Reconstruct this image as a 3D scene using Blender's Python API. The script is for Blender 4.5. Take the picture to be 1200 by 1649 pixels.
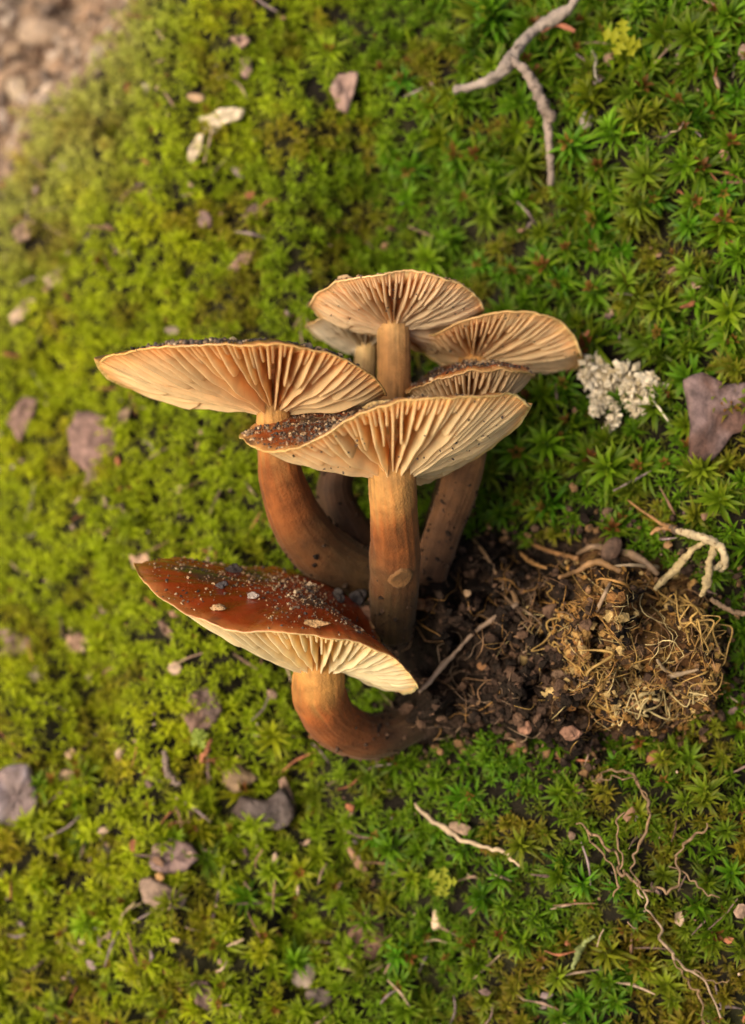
import bpy, bmesh, math, random
import numpy as np
from mathutils import Vector, Matrix
for _o in list(bpy.data.objects): bpy.data.objects.remove(_o)
scene = bpy.context.scene
COL = scene.collection
random.seed(7); RNG = np.random.default_rng(7)

# ------------------------------------------------------------------ frame of the bank (U right, V up the bank, W out of it)
PITCH = math.radians(55)
U = np.array([1., 0, 0]); V = np.array([0, math.sin(PITCH), math.cos(PITCH)]); W = np.array([0, -math.cos(PITCH), math.sin(PITCH)])
D = 26.0                      # camera distance in cm
HALF = 8.0                    # half of the picture height at w = 0, in cm
def tow(p):                   # bank frame in cm -> world in metres
    p = np.asarray(p, float)
    return 0.01*(p[..., 0:1]*U + p[..., 1:2]*V + p[..., 2:3]*W)
def PX(w): return 2*HALF/1649.0*(D-w)/D
def P(px, py, w):
    px, py, w = np.broadcast_arrays(np.asarray(px, float), np.asarray(py, float), np.asarray(w, float)); k = PX(w)
    return np.stack([(px-600)*k, (824.5-py)*k, w], -1)

# ------------------------------------------------------------------ camera
cam = bpy.data.cameras.new('camera'); camo = bpy.data.objects.new('camera', cam); COL.objects.link(camo)
camo.matrix_world = Matrix(((U[0], V[0], W[0], W[0]*D*.01), (U[1], V[1], W[1], W[1]*D*.01), (U[2], V[2], W[2], W[2]*D*.01), (0, 0, 0, 1)))
cam.sensor_fit = 'VERTICAL'; cam.sensor_height = 24; cam.lens = 12/(HALF/D)
cam.clip_start = 0.01; cam.clip_end = 200
cam.dof.use_dof = True; cam.dof.focus_distance = (D-3.9)*.01; cam.dof.aperture_fstop = 9.5
scene.camera = camo

# ------------------------------------------------------------------ sky, sun, exposure: bright overcast from the left
SUN = np.array([-0.60, 0.02, 0.80])
sd = SUN[0]*U + SUN[1]*V + SUN[2]*W; sd /= np.linalg.norm(sd)
wd = bpy.data.worlds.new('World'); scene.world = wd; wd.use_nodes = True
nt = wd.node_tree; bg = nt.nodes['Background']
sky = nt.nodes.new('ShaderNodeTexSky'); sky.sky_type = 'NISHITA'; sky.sun_disc = False
sky.sun_elevation = math.asin(sd[2]); sky.sun_rotation = math.atan2(sd[0], sd[1])
sky.dust_density = 6.0; sky.air_density = 1.0; sky.ozone_density = 0.6
nt.links.new(sky.outputs[0], bg.inputs[0]); bg.inputs[1].default_value = 0.065
sun = bpy.data.lights.new('sun', 'SUN'); suno = bpy.data.objects.new('sun', sun); COL.objects.link(suno)
sun.energy = 1.5; sun.angle = math.radians(45); sun.color = (1.0, 0.89, 0.69)
suno.rotation_euler = Vector(sd).to_track_quat('Z', 'Y').to_euler(); suno.location = Vector(sd)*3
scene.view_settings.view_transform = 'Standard'; scene.view_settings.look = 'None'
scene.view_settings.exposure = 1.32; scene.view_settings.gamma = 1
scene.render.engine = 'CYCLES'
scene.cycles.max_bounces = 8; scene.cycles.diffuse_bounces = 5; scene.cycles.transmission_bounces = 5; scene.cycles.caustics_reflective = False

# ------------------------------------------------------------------ numeric helpers
def _h(ix, iy, iz, s):
    n = (ix*374761393 + iy*668265263 + iz*1440662683 + s*362437) & 0xffffffff
    n = ((n ^ (n >> 13))*1274126177) & 0xffffffff
    n = ((n ^ (n >> 16))*2246822519) & 0xffffffff
    return ((n ^ (n >> 15)) & 0xffffff)/float(0xffffff)
def vn(p, s=0):               # smooth value noise in -1..1
    p = np.asarray(p, float); i = np.floor(p).astype(np.int64); f = p-i; f = f*f*(3-2*f)
    r = 0
    for a in (0, 1):
        for b in (0, 1):
            for c in (0, 1):
                wgt = (f[..., 0] if a else 1-f[..., 0])*(f[..., 1] if b else 1-f[..., 1])*(f[..., 2] if c else 1-f[..., 2])
                r = r + wgt*_h(i[..., 0]+a, i[..., 1]+b, i[..., 2]+c, s)
    return r*2-1
def fbm(p, s=0, o=4):
    p = np.asarray(p, float); r = 0; a = 1; t = 0
    for k in range(o): r = r + a*vn(p*2**k, s+k*17); t += a; a *= .5
    return r/t
def sm(a, b, x): t = np.clip((x-a)/(b-a), 0, 1); return t*t*(3-2*t)
def crs(pts, n):              # Catmull-Rom resample
    p = np.asarray(pts, float); p = np.vstack([2*p[0]-p[1], p, 2*p[-1]-p[-2]]); m = len(p)-3
    t = np.linspace(0, m-1e-6, n); i = t.astype(int); f = (t-i)[:, None]
    a, b, c, d = p[i], p[i+1], p[i+2], p[i+3]
    return .5*(2*b+(c-a)*f+(2*a-5*b+4*c-d)*f**2+(3*b-a-3*c+d)*f**3)
def nrm(v): v = np.asarray(v, float); return v/np.maximum(np.linalg.norm(v, axis=-1, keepdims=True), 1e-9)
def mixc(a, b, t): t = np.asarray(t, float)[..., None]; return np.asarray(a)*(1-t)+np.asarray(b)*t

# ------------------------------------------------------------------ object helpers
ORG = {}
def tag(o, label=None, cat=None, group=None, kind=None):
    if label: o['label'] = label
    if cat: o['category'] = cat
    if group: o['group'] = group
    if kind: o['kind'] = kind
    return o
def mesh_np(name, v, faces, cols=None, smooth=True):
    """v world-scaled verts; faces: list of int arrays (n,3) or (n,4)"""
    me = bpy.data.meshes.new(name)
    faces = [np.asarray(f, np.int32) for f in faces if len(f)]
    me.vertices.add(len(v)); me.vertices.foreach_set('co', np.asarray(v, np.float32).ravel())
    li = np.concatenate([f.ravel() for f in faces]); tot = np.concatenate([np.full(len(f), f.shape[1], np.int32) for f in faces])
    me.loops.add(len(li)); me.loops.foreach_set('vertex_index', li)
    me.polygons.add(len(tot)); st = np.concatenate([[0], np.cumsum(tot)[:-1]]).astype(np.int32)
    me.polygons.foreach_set('loop_start', st)
    try: me.polygons.foreach_set('loop_total', tot)
    except Exception: pass
    me.polygons.foreach_set('use_smooth', np.full(len(tot), smooth, bool))
    if cols is not None:
        c = np.ones((len(v), 4), np.float32); c[:, :3] = cols
        at = me.color_attributes.new('Col', 'FLOAT_COLOR', 'POINT'); at.data.foreach_set('color', c.ravel())
    me.update(calc_edges=True); me.validate()
    return me
def recalc(me):
    bm = bmesh.new(); bm.from_mesh(me); bmesh.ops.recalc_face_normals(bm, faces=bm.faces); bm.to_mesh(me); bm.free()
def mk(name, v, faces, mat, cols=None, parent=None, origin=None, smooth=True, fix=False):
    v = np.asarray(v, float)
    if parent is not None: org = ORG[parent.name]
    else:
        org = np.asarray(origin, float) if origin is not None else np.array([v[:, 0].mean(), v[:, 1].mean(), v[:, 2].min()])
    if cols is None: cols = np.full((len(v), 3), .5)
    me = mesh_np(name, tow(v-org), faces, cols, smooth)
    if fix: recalc(me)
    me.materials.append(mat)
    o = bpy.data.objects.new(name, me); COL.objects.link(o); ORG[o.name] = org
    if parent is not None: o.parent = parent
    else: o.location = Vector(tow(org))
    return o
def thing(name, org, label, cat, group=None):
    o = bpy.data.objects.new(name, None); COL.objects.link(o); o.empty_display_size = .005
    o.location = Vector(tow(np.asarray(org, float))); ORG[o.name] = np.asarray(org, float)
    return tag(o, label, cat, group)
def grid_faces(nr, nc, closed=True, off=0):
    i = np.arange(nr-1)[:, None]; j = np.arange(nc if closed else nc-1)[None, :]; j2 = (j+1) % nc
    return (np.stack([i*nc+j, i*nc+j2, (i+1)*nc+j2, (i+1)*nc+j], -1).reshape(-1, 4)+off)
class Acc:                    # collects pieces of ONE mesh
    def __init__(s): s.v = []; s.f3 = []; s.f4 = []; s.c = []; s.n = 0
    def add(s, v, faces, c):
        v = np.asarray(v, float); s.v.append(v); s.c.append(np.broadcast_to(np.asarray(c, float), v.shape))
        for f in faces:
            f = np.asarray(f)
            if len(f): (s.f3 if f.shape[1] == 3 else s.f4).append(f+s.n)
        s.n += len(v)
    def out(s):
        fs = []
        if s.f3: fs.append(np.concatenate(s.f3))
        if s.f4: fs.append(np.concatenate(s.f4))
        return np.concatenate(s.v), fs, np.concatenate(s.c)
    def build(s, name, mat, **k):
        v, f, c = s.out(); return mk(name, v, f, mat, c, **k)

# ------------------------------------------------------------------ materials (all procedural; Col is the thing's vertex colour)
def make_mat(name, rough=.6, var=.25, vscale=350, bump=.3, bscale=1200, bdist=.0004, transl=0, sss=0, sheen=0, spec=.5, objrand=0, coat=0, speck=None, rvar=0):
    m = bpy.data.materials.new(name); m.use_nodes = True; t = m.node_tree; N = t.nodes; L = t.links
    b = N['Principled BSDF']; out = N['Material Output']
    at = N.new('ShaderNodeAttribute'); at.attribute_name = 'Col'
    tc = N.new('ShaderNodeTexCoord')
    col = at.outputs['Color']
    if var > 0:
        nz = N.new('ShaderNodeTexNoise'); nz.inputs['Scale'].default_value = vscale; nz.inputs['Detail'].default_value = 6
        L.new(tc.outputs['Object'], nz.inputs['Vector'])
        mr = N.new('ShaderNodeMapRange'); mr.inputs['From Min'].default_value = .3; mr.inputs['From Max'].default_value = .7
        mr.inputs['To Min'].default_value = 1-var; mr.inputs['To Max'].default_value = 1+var
        L.new(nz.outputs['Fac'], mr.inputs['Value'])
        mx = N.new('ShaderNodeVectorMath'); mx.operation = 'SCALE'
        L.new(col, mx.inputs[0]); L.new(mr.outputs[0], mx.inputs['Scale']); col = mx.outputs[0]
        if rvar:
            r2 = N.new('ShaderNodeMapRange'); r2.inputs['From Min'].default_value = .35; r2.inputs['From Max'].default_value = .65
            r2.inputs['To Min'].default_value = max(0, rough-rvar); r2.inputs['To Max'].default_value = min(1, rough+rvar)
            L.new(nz.outputs['Fac'], r2.inputs['Value']); L.new(r2.outputs[0], b.inputs['Roughness'])
    if speck:                                   # (scale, threshold, colour): small flecks of the thing's own second colour
        n2 = N.new('ShaderNodeTexNoise'); n2.inputs['Scale'].default_value = speck[0]; n2.inputs['Detail'].default_value = 3
        L.new(tc.outputs['Object'], n2.inputs['Vector'])
        m2 = N.new('ShaderNodeMapRange'); m2.inputs['From Min'].default_value = speck[1]; m2.inputs['From Max'].default_value = speck[1]+.08
        L.new(n2.outputs['Fac'], m2.inputs['Value'])
        mm = N.new('ShaderNodeMix'); mm.data_type = 'RGBA'; L.new(m2.outputs[0], mm.inputs[0]); L.new(col, mm.inputs[6]); mm.inputs[7].default_value = (*speck[2], 1)
        col = mm.outputs[2]
    if objrand:
        oi = N.new('ShaderNodeObjectInfo'); hs = N.new('ShaderNodeHueSaturation')
        a = N.new('ShaderNodeMapRange'); a.inputs['To Min'].default_value = .5-.035*objrand; a.inputs['To Max'].default_value = .5+.025*objrand
        c = N.new('ShaderNodeMapRange'); c.inputs['To Min'].default_value = 1-.35*objrand; c.inputs['To Max'].default_value = 1+.25*objrand
        fr = N.new('ShaderNodeMath'); fr.operation = 'FRACT'; mu = N.new('ShaderNodeMath'); mu.operation = 'MULTIPLY'; mu.inputs[1].default_value = 7.31
        L.new(oi.outputs['Random'], a.inputs['Value']); L.new(oi.outputs['Random'], mu.inputs[0]); L.new(mu.outputs[0], fr.inputs[0]); L.new(fr.outputs[0], c.inputs['Value'])
        L.new(a.outputs[0], hs.inputs['Hue']); L.new(c.outputs[0], hs.inputs['Value']); L.new(col, hs.inputs['Color']); col = hs.outputs['Color']
    L.new(col, b.inputs['Base Color'])
    if not rvar: b.inputs['Roughness'].default_value = rough
    b.inputs['Specular IOR Level'].default_value = spec
    if sss: b.inputs['Subsurface Weight'].default_value = sss; b.inputs['Subsurface Radius'].default_value = (1, .5, .25); b.inputs['Subsurface Scale'].default_value = .002
    if sheen: b.inputs['Sheen Weight'].default_value = sheen; b.inputs['Sheen Roughness'].default_value = .4; b.inputs['Sheen Tint'].default_value = (1, .75, .5, 1)
    if coat: b.inputs['Coat Weight'].default_value = coat; b.inputs['Coat Roughness'].default_value = .25
    if bump:
        nb = N.new('ShaderNodeTexNoise'); nb.inputs['Scale'].default_value = bscale; nb.inputs['Detail'].default_value = 5
        L.new(tc.outputs['Object'], nb.inputs['Vector'])
        bp = N.new('ShaderNodeBump'); bp.inputs['Strength'].default_value = bump; bp.inputs['Distance'].default_value = bdist
        L.new(nb.outputs['Fac'], bp.inputs['Height']); L.new(bp.outputs[0], b.inputs['Normal'])
    if transl:
        tr = N.new('ShaderNodeBsdfTranslucent'); L.new(col, tr.inputs['Color']); ms = N.new('ShaderNodeMixShader'); ms.inputs[0].default_value = transl
        L.new(b.outputs[0], ms.inputs[1]); L.new(tr.outputs[0], ms.inputs[2]); L.new(ms.outputs[0], out.inputs['Surface'])
    return m
M = dict(
    moss=make_mat('moss_leaf', rough=.5, var=0, bump=0, transl=.42, spec=.12),
    rosette=make_mat('moss_rosette_leaf', rough=.45, var=0, bump=0, transl=.42, spec=.16, objrand=1),
    ground=make_mat('bank_soil', rough=.95, var=.45, vscale=500, bump=.8, bscale=900, bdist=.001, spec=.2),
    captop=make_mat('cap_skin', rough=.30, var=.28, vscale=260, bump=.25, bscale=1500, bdist=.0003, sss=.15, spec=.5, rvar=.12, coat=.15),
    gill=make_mat('gill_flesh', rough=.6, var=.12, vscale=500, bump=.15, bscale=2500, bdist=.0002, transl=.50, spec=.25),
    stem=make_mat('velvet_stem', rough=.75, var=.30, vscale=420, bump=.5, bscale=2600, bdist=.0003, sheen=.12, sss=.10, spec=.3),
    soil=make_mat('clump_soil', rough=.85, var=.5, vscale=700, bump=.9, bscale=1500, bdist=.0008, spec=.12),
    grit=make_mat('grit', rough=.7, var=.3, vscale=1200, bump=.4, bscale=3000, bdist=.0002, spec=.4),
    fibre=make_mat('root_fibre', rough=.6, var=.35, vscale=600, bump=.4, bscale=2500, bdist=.0002, transl=.1, spec=.35),
    bark=make_mat('twig_bark', rough=.8, var=.35, vscale=450, bump=.7, bscale=1100, bdist=.0004, spec=.25, speck=(900, .62, (.09, .065, .05))),
    stone=make_mat('stone', rough=.75, var=.28, vscale=380, bump=.6, bscale=1200, bdist=.0004, spec=.4, speck=(1100, .66, (.42, .36, .34))),
    chip=make_mat('bark_chip', rough=.8, var=.5, vscale=700, bump=.9, bscale=1300, bdist=.0004, spec=.3),
    paleroot=make_mat('pale_root', rough=.65, var=.35, vscale=500, bump=.7, bscale=1600, bdist=.0004, spec=.3, speck=(1500, .60, (.16, .10, .05))),
    lichen=make_mat('lichen', rough=.85, var=.3, vscale=600, bump=.8, bscale=2200, bdist=.0004, spec=.2, transl=.08),
)

# ------------------------------------------------------------------ the bank
ZG = -7.0
def hbank(u, v):
    u = np.asarray(u, float); v = np.asarray(v, float)
    h = -.20-.10*v+.14*np.maximum(-v-2, 0)*sm(-9, -3, -np.abs(v))+.40*np.maximum(u, 0)-(.030+.042*sm(-5.0, 0., v))*np.minimum(u, 0)**2*np.where(u < 0, 1, 0)
    h = np.where(u < -7, h*0+(-.20-.10*v-(.030+.042*sm(-5.0, 0., v))*49+.9*(u+7)), h)
    h = h-.55*np.exp(-((u-.3)**2/4.5+(v-1.6)**2/5.0))       # hollow behind the cluster
    s = -.66*(u+6.3)+.75*(v-6.4)                            # past the upper-left edge of the bank
    drop = np.where(s > -1.4, .28*(np.clip(s, -1.4, 1.2)+1.4)**2, 0)+np.where(s > 1.2, 1.45*(s-1.2), 0)
    hd = h-drop
    dirt = -5.6-.25*(v-6)+.1*u
    dm = sm(-1.0, 1.0, (dirt-hd)) if True else 0
    hh = np.maximum(hd, dirt)*1.0
    q = np.stack([u*.8, v*.8, u*0], -1)
    hh = hh+.30*vn(q*.55, 3)+.34*vn(q*1.15, 4)+.20*vn(q*2.1, 5)+.05*vn(q*5, 9)
    r = np.hypot(u, v); flat = (ZG-.574*v)/.819
    k = sm(14, 26, r)
    return hh*(1-k)+flat*k
def dirtmask(u, v):
    s = -.66*(u+6.3)+.75*(v-6.4)+.6*vn(np.stack([u, v, 0*u], -1)*1.1, 21)
    return sm(-.2, .8, s)
MT = .36                      # height of the moss carpet in cm
def G(px, py, lift=MT):       # where the ray of a pixel meets the moss carpet
    w = np.zeros(np.shape(px))
    for _ in range(12): p = P(px, py, w); w = hbank(p[..., 0], p[..., 1])+lift
    return P(px, py, w)
ax = np.concatenate([np.linspace(-34, -13, 22)[:-1], np.linspace(-13, 13, 210), np.linspace(13, 34, 22)[1:]])
gu, gv = np.meshgrid(ax, ax); gw = hbank(gu, gv)
gp = np.stack([gu, gv, gw], -1).reshape(-1, 3)
dmk = dirtmask(gp[:, 0], gp[:, 1]); nz = fbm(gp*1.3, 31)
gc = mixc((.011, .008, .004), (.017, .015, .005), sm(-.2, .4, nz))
far = sm(8, 13, np.hypot(gp[:, 0], gp[:, 1])); gc = mixc(gc, (.07, .10, .015), far)
gc = mixc(gc, np.array((.25, .165, .105))*(1+.45*fbm(gp*1.7, 33))[:, None], dmk)
n_ = len(ax)
tag(mk('mossy_bank', gp, [grid_faces(n_, n_, False)], M['ground'], gc, origin=(0, 0, 0)), kind='structure')
gm = bpy.data.meshes.new('ground'); z = (ZG-.6)*.01
gm.from_pydata([(-60, -60, z), (60, -60, z), (60, 60, z), (-60, 60, z)], [], [(0, 1, 2, 3)])
ca = gm.color_attributes.new('Col', 'FLOAT_COLOR', 'POINT')
for d_ in ca.data: d_.color = (.10, .11, .035, 1)
gm.materials.append(M['ground']); go = bpy.data.objects.new('ground', gm); COL.objects.link(go); tag(go, kind='structure')

# ------------------------------------------------------------------ mushrooms
def tube(pts, rad, nseg=10, n=None, noise=0., seed=0, cap=True):
    pts = np.asarray(pts, float); rad = np.asarray(rad, float)
    n = n or max(8, 6*len(pts))
    c = crs(pts, n); r = np.interp(np.linspace(0, 1, n), np.linspace(0, 1, len(rad)), rad)
    t = nrm(np.gradient(c, axis=0)); x = np.array([.3, .2, 1.]); a = nrm(np.cross(t, x)); b = np.cross(t, a)
    th = np.linspace(0, 2*np.pi, nseg, endpoint=False)
    dirs = a[:, None]*np.cos(th)[None, :, None]+b[:, None]*np.sin(th)[None, :, None]
    v = c[:, None]+dirs*r[:, None, None]
    if noise:
        dd = fbm(v/np.maximum(r.mean(), 1e-3)*.9, seed, 3); v = v+dirs*(r[:, None]*noise*dd)[..., None]
    v = v.reshape(-1, 3); f = [grid_faces(n, nseg)]
    if cap:
        v = np.vstack([v, c[0]-t[0]*r[0]*.3, c[-1]+t[-1]*r[-1]*.3]); j = np.arange(nseg); k = (j+1) % nseg
        f.append(np.stack([np.full(nseg, n*nseg), k, j], -1)); f.append(np.stack([np.full(nseg, n*nseg+1), (n-1)*nseg+j, (n-1)*nseg+k], -1))
    return v, f, np.repeat(np.linspace(0, 1, n), nseg)

CAPS = {}; STEMS = {}
def mushroom(key, label, near, far, wc, apex, stem, n_long, gd=.38, belly=.10, toph=.12, dome=.15, rw=None, gcol=((.84, .62, .32), (.72, .42, .15)),
             wap=None, tilt=(0, 1, 0), seed=0, topcol=((.50, .24, .075), (.26, .055, .010), (.15, .026, .006)), stemcol=((.47, .24, .068), (.22, .064, .012), (.066, .034, .011)), topoff=(0, 0), hairs=2600, smear=0.):
    near = np.array(near, float); far = np.array(far, float)
    x0 = near[0, 0]; x1 = near[-1, 0]; cx = (x0+x1)/2; R = (x1-x0)/2
    k = PX(wc); rw = rw if rw else R*k*.92
    n = 240; th = np.linspace(0, 2*np.pi, n, endpoint=False); px = cx+R*np.cos(th)
    def ip(c, x):
        cc = crs(c, 200); return np.interp(x, cc[:, 0], cc[:, 1])
    py = np.where(np.sin(th) >= 0, ip(near, px), ip(far, px))
    ker = np.array([1, 2, 3, 2, 1])/9.; pad = np.concatenate([py[-2:], py, py[:2]]); py = np.convolve(pad, ker, 'valid')
    w = wc+rw*np.sin(th)
    kk = PX(w)
    rim = np.stack([(px-600)*kk, (824.5-py)*kk, w], -1)
    rnd = fbm(np.stack([np.cos(th)*4, np.sin(th)*4, th*0+seed], -1), seed, 3)
    a = nrm(np.array(tilt, float)); A0 = P(apex[0], apex[1], wap if wap else wc)
    rs = stem[0][3]*PX(stem[0][2])
    rim = rim+a*(.05*rnd+.012*vn(np.stack([np.cos(th)*22, np.sin(th)*22, th*0+seed], -1), seed+9))[:, None]
    def at_th(arr, t):
        f = (t % (2*np.pi))/(2*np.pi)*n; i = np.floor(f).astype(int); f = (f-i)[..., None]
        return arr[i % n]*(1-f)+arr[(i+1) % n]*f
    e = rim-A0; e = nrm(e-(e@a)[:, None]*a)
    C = rim.mean(0)+a*toph+np.array([topoff[0]*k, topoff[1]*k, 0])
    def flesh(t, s):
        r_ = at_th(rim, t); e_ = at_th(e, t); s = np.asarray(s)[..., None]
        fl = (A0+a*gd+e_*rs*.8)*(1-s)+r_*s+a*(.10*4*s*(1-s)); q = 1-s
        tp = r_*s+C*q+a*(dome*(1-(1-q)**2)*(1-.35*q)); d = ((fl-tp)@a)[..., None]
        return fl-a*np.maximum(0, d+.07*np.minimum(1, q*8))
    def edge(t, s):
        r_ = at_th(rim, t); e_ = at_th(e, t); s = np.asarray(s)[..., None]
        return (A0+e_*rs*.95)*(1-s)+r_*s-a*(belly*np.sin(np.pi*s)*(.55+.9*s))
    root = thing('mushroom', P(*stem[-1][:3]), label, 'mushroom', 'cluster of brown mushrooms')
    # cap: top skin, rolled rim, flesh under the gills
    rings = []; cols = []
    ss = np.array([0, .02, .05, .1, .17, .25, .35, .45, .55, .65, .75, .85, .93, 1.0])[::-1]
    out = nrm(rim-rim.mean(0))
    for s in ss:
        q = rim*(1-s)+C*s+a*(dome*(1-(1-s)**2)*(1-.35*s)+.03*min(1, s*12))
        q = q+a*(.03*fbm(q*1.6, seed+40))[:, None]
        if s > .999: q = np.repeat(q.mean(0)[None], n, 0)
        rings.append(q); c = mixc(mixc(np.array(topcol[0])[None].repeat(n, 0), topcol[1], np.full(n, sm(.01, .10, s))+.15*rnd*(s < .15)), topcol[2], np.full(n, sm(.12, .55, s)))
        if smear: c = mixc(c, (.035, .024, .017), sm(.32-smear, .62-smear, fbm(q*2.4, seed+60, 4)+.25*sm(.05, .3, s))*.9)
        cols.append(c)
    top_pts = np.array(rings[::-1]); top_s = ss[::-1]
    rings.append(rim+out*.014-a*.004); cols.append(np.repeat(np.array([topcol[0]])*1.0, n, 0))
    rings.append(rim+out*.006-a*.026); cols.append(np.repeat(np.array([gcol[1]])*1.05, n, 0))
    for s in (.975, .93, .85, .7, .5, .3, .12, 0.0):
        rings.append(flesh(th, np.full(n, s))); cols.append(np.repeat(np.array([gcol[1]])*1.02, n, 0))
    v = np.array(rings).reshape(-1, 3)
    cap = mk('cap', v, [grid_faces(len(rings), n)], M['captop'], np.array(cols).reshape(-1, 3), parent=root, fix=True)
    ORG[cap.name] = ORG[root.name]
    # gills, one blade each: long, middle and short ones between
    rg = np.random.default_rng(100+seed); ng = n_long*4; ns = 15
    for i in range(ng):
        t0 = 2*np.pi*(i+rg.uniform(-.22, .22))/ng
        cls = i % 4
        s0 = 0.0 if cls == 0 else (rg.uniform(.28, .45) if cls == 2 else rg.uniform(.52, .72))
        if cls in (1, 3) and rg.random() < .12: continue
        s = s0+(0.985-s0)*np.linspace(0, 1, ns)**.9
        wav = rg.uniform(.006, .026)*np.sin(s*rg.uniform(3, 8)+rg.uniform(0, 6))*(1 if cls == 0 else .7)+rg.uniform(-.012, .012)*(1-s)
        tt = t0+wav*(1.15-s)
        up = flesh(tt, s)+a*(.03*np.minimum(1, (1-s)*9)-.008)[:, None]; lo = edge(tt, s)
        f = sm(0, .22, (s-s0)) if s0 > 0 else np.ones(ns)
        f = f*(1-.22*rg.random()**2)*(1+.03*np.sin(s*rg.uniform(12, 24)+rg.uniform(0, 6)))
        if cls in (1, 3): f = f*.8
        lo = up+(lo-up)*f[:, None]
        tg = nrm(flesh(tt+.02, s)-flesh(tt-.02, s)); dep = np.linalg.norm(lo-up, axis=1)
        th_b = (.016+.012*s)*rg.uniform(.75, 1.25)*(1.0 if cls != 0 else 1.15); th_e = .009+.005*s
        side = rg.uniform(-.05, .05)*dep
        V_ = np.stack([up-tg*th_b[:, None], up*.45+lo*.55-tg*(th_b*.75)[:, None]+tg*side[:, None]*.5, lo-tg*th_e[:, None]+tg*side[:, None]+a*.008, lo+tg*side[:, None], lo+tg*th_e[:, None]+tg*side[:, None]+a*.008,
                       up*.45+lo*.55+tg*(th_b*.75)[:, None]+tg*side[:, None]*.5, up+tg*th_b[:, None]], 1)
        br = rg.uniform(.90, 1.08)
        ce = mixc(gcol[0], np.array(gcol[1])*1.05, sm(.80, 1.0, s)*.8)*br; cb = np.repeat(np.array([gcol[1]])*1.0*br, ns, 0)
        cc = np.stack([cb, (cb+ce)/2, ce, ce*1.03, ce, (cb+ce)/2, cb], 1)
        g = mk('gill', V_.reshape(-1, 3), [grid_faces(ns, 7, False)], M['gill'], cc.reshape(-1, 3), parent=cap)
    # stem
    sp = np.array([P(x, y, ww) for x, y, ww, r in stem]); sr = np.array([r*PX(ww) for x, y, ww, r in stem])
    sp = np.vstack([A0+a*(gd+.05), A0+a*.02, sp[1:]]); sr = np.concatenate([[sr[0]*1.0, sr[0]*1.02], sr[1:]])
    NS = 96; v, f, tt = tube(sp, sr, NS, 110, noise=.06, seed=seed+5)
    dep = np.concatenate([tt, [0, 1]]); ang = np.arange(len(v)) % NS*(40/NS)
    fib = fbm(np.stack([np.cos(ang*.157)*7, np.sin(ang*.157)*7, dep*4], -1), seed+3, 4)*1.5; mot = fbm(v*2.6, seed+13, 4)
    cn_ = v[:NS*110].reshape(110, NS, 3); cn_ = np.vstack([np.repeat(cn_.mean(1), NS, 0), v[-2:]]); v = v+(v-cn_)*(.035*fib)[:, None]
    dn = dep+.16*fbm(v*1.3, seed+8)+.09*fib
    c = (1+.38*fib+.35*mot)[:, None]*mixc(mixc(np.array(stemcol[0])[None].repeat(len(v), 0), stemcol[1], sm(.10, .45, dn)), stemcol[2], sm(.42, .85, dn))
    mk('stem', v, f, M['stem'], c, parent=root, fix=True)
    if hairs:                 # short velvet on the stem
        hv = v[:NS*110].reshape(110, NS, 3); cen = hv.mean(1); hc = c[:NS*110].reshape(110, NS, 3); m = hairs
        ri = rg.integers(9, 107, m); ci = rg.integers(0, NS, m); fr = rg.random((m, 2))
        p = hv[ri, ci]*(1-fr[:, :1])+hv[ri, (ci+1) % NS]*fr[:, :1]; p = p*(1-fr[:, 1:])+(p+hv[ri+1, ci]-hv[ri, ci])*fr[:, 1:]
        nr_ = nrm(p-cen[ri]); dv = nrm(nr_+rg.normal(size=(m, 3))*.45); L_ = rg.uniform(.012, .036, m)[:, None]; sd_ = nrm(np.cross(dv, rg.normal(size=(m, 3))))*.0018
        s2 = np.cross(dv, sd_); p = p-nr_*.004
        hvv = np.stack([p+sd_, p-sd_*.5+s2*.87, p-sd_*.5-s2*.87, p+dv*L_], 1).reshape(-1, 3); o4 = (np.arange(m)*4)[:, None, None]
        hf = (o4+np.array([[0, 1, 3], [1, 2, 3], [2, 0, 3]])[None]).reshape(-1, 3)
        ho = mk('velvet', hvv, [hf], M['fibre'], np.repeat(np.clip(hc[ri, ci]*1.5+.03, 0, .8), 4, 0), parent=root); ho['kind'] = 'stuff'
    STEMS[key] = (root, sp, np.interp(np.linspace(0, 1, 100), np.linspace(0, 1, len(sr)), sr))
    CAPS[key] = dict(top=top_pts, a=a, n=n, s=top_s, edge=edge, flesh=flesh)
    return root

mushroom('A', 'mushroom with the widest level cap on a thick curved stem beside the straight stem', [(153, 582), (200, 567), (260, 557), (340, 553), (420, 552), (500, 562), (570, 584), (608, 610), (622, 632)],
         [(153, 582), (168, 602), (210, 622), (280, 622), (350, 585), (430, 556), (520, 570), (590, 628), (622, 632)], 3.4, (441, 668),
         [(441, 668, 3.4, 27), (446, 715, 3.15, 31), (456, 780, 2.7, 37), (486, 850, 2.1, 45), (540, 905, 1.6, 46), (620, 935, 1.2, 40)], 34, gd=.38, belly=.13, toph=.06, dome=.12, gcol=((.92, .68, .36), (.86, .52, .19)), seed=1, smear=.3,
         topcol=((.45, .19, .05), (.30, .10, .02), (.12, .03, .01)))
mushroom('B', 'mushroom in front of the cluster with straight upright stem bearing a round pale scar', [(386, 700), (420, 722), (470, 720), (520, 700), (570, 670), (630, 646), (700, 638), (770, 634), (825, 630), (856, 652)],
         [(386, 700), (430, 676), (490, 662), (560, 668), (620, 720), (680, 772), (740, 752), (800, 712), (840, 680), (856, 652)], 4.0, (632, 772),
         [(632, 772, 4.0, 37), (634, 830, 3.6, 38), (636, 890, 3.0, 40), (635, 950, 2.3, 40), (632, 1010, 1.6, 36)], 37, gd=.36, belly=.10, toph=.02, dome=.08, rw=1.45, gcol=((.95, .73, .41), (.89, .57, .22)), seed=2, smear=.14, topoff=(-20, 0))
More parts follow.
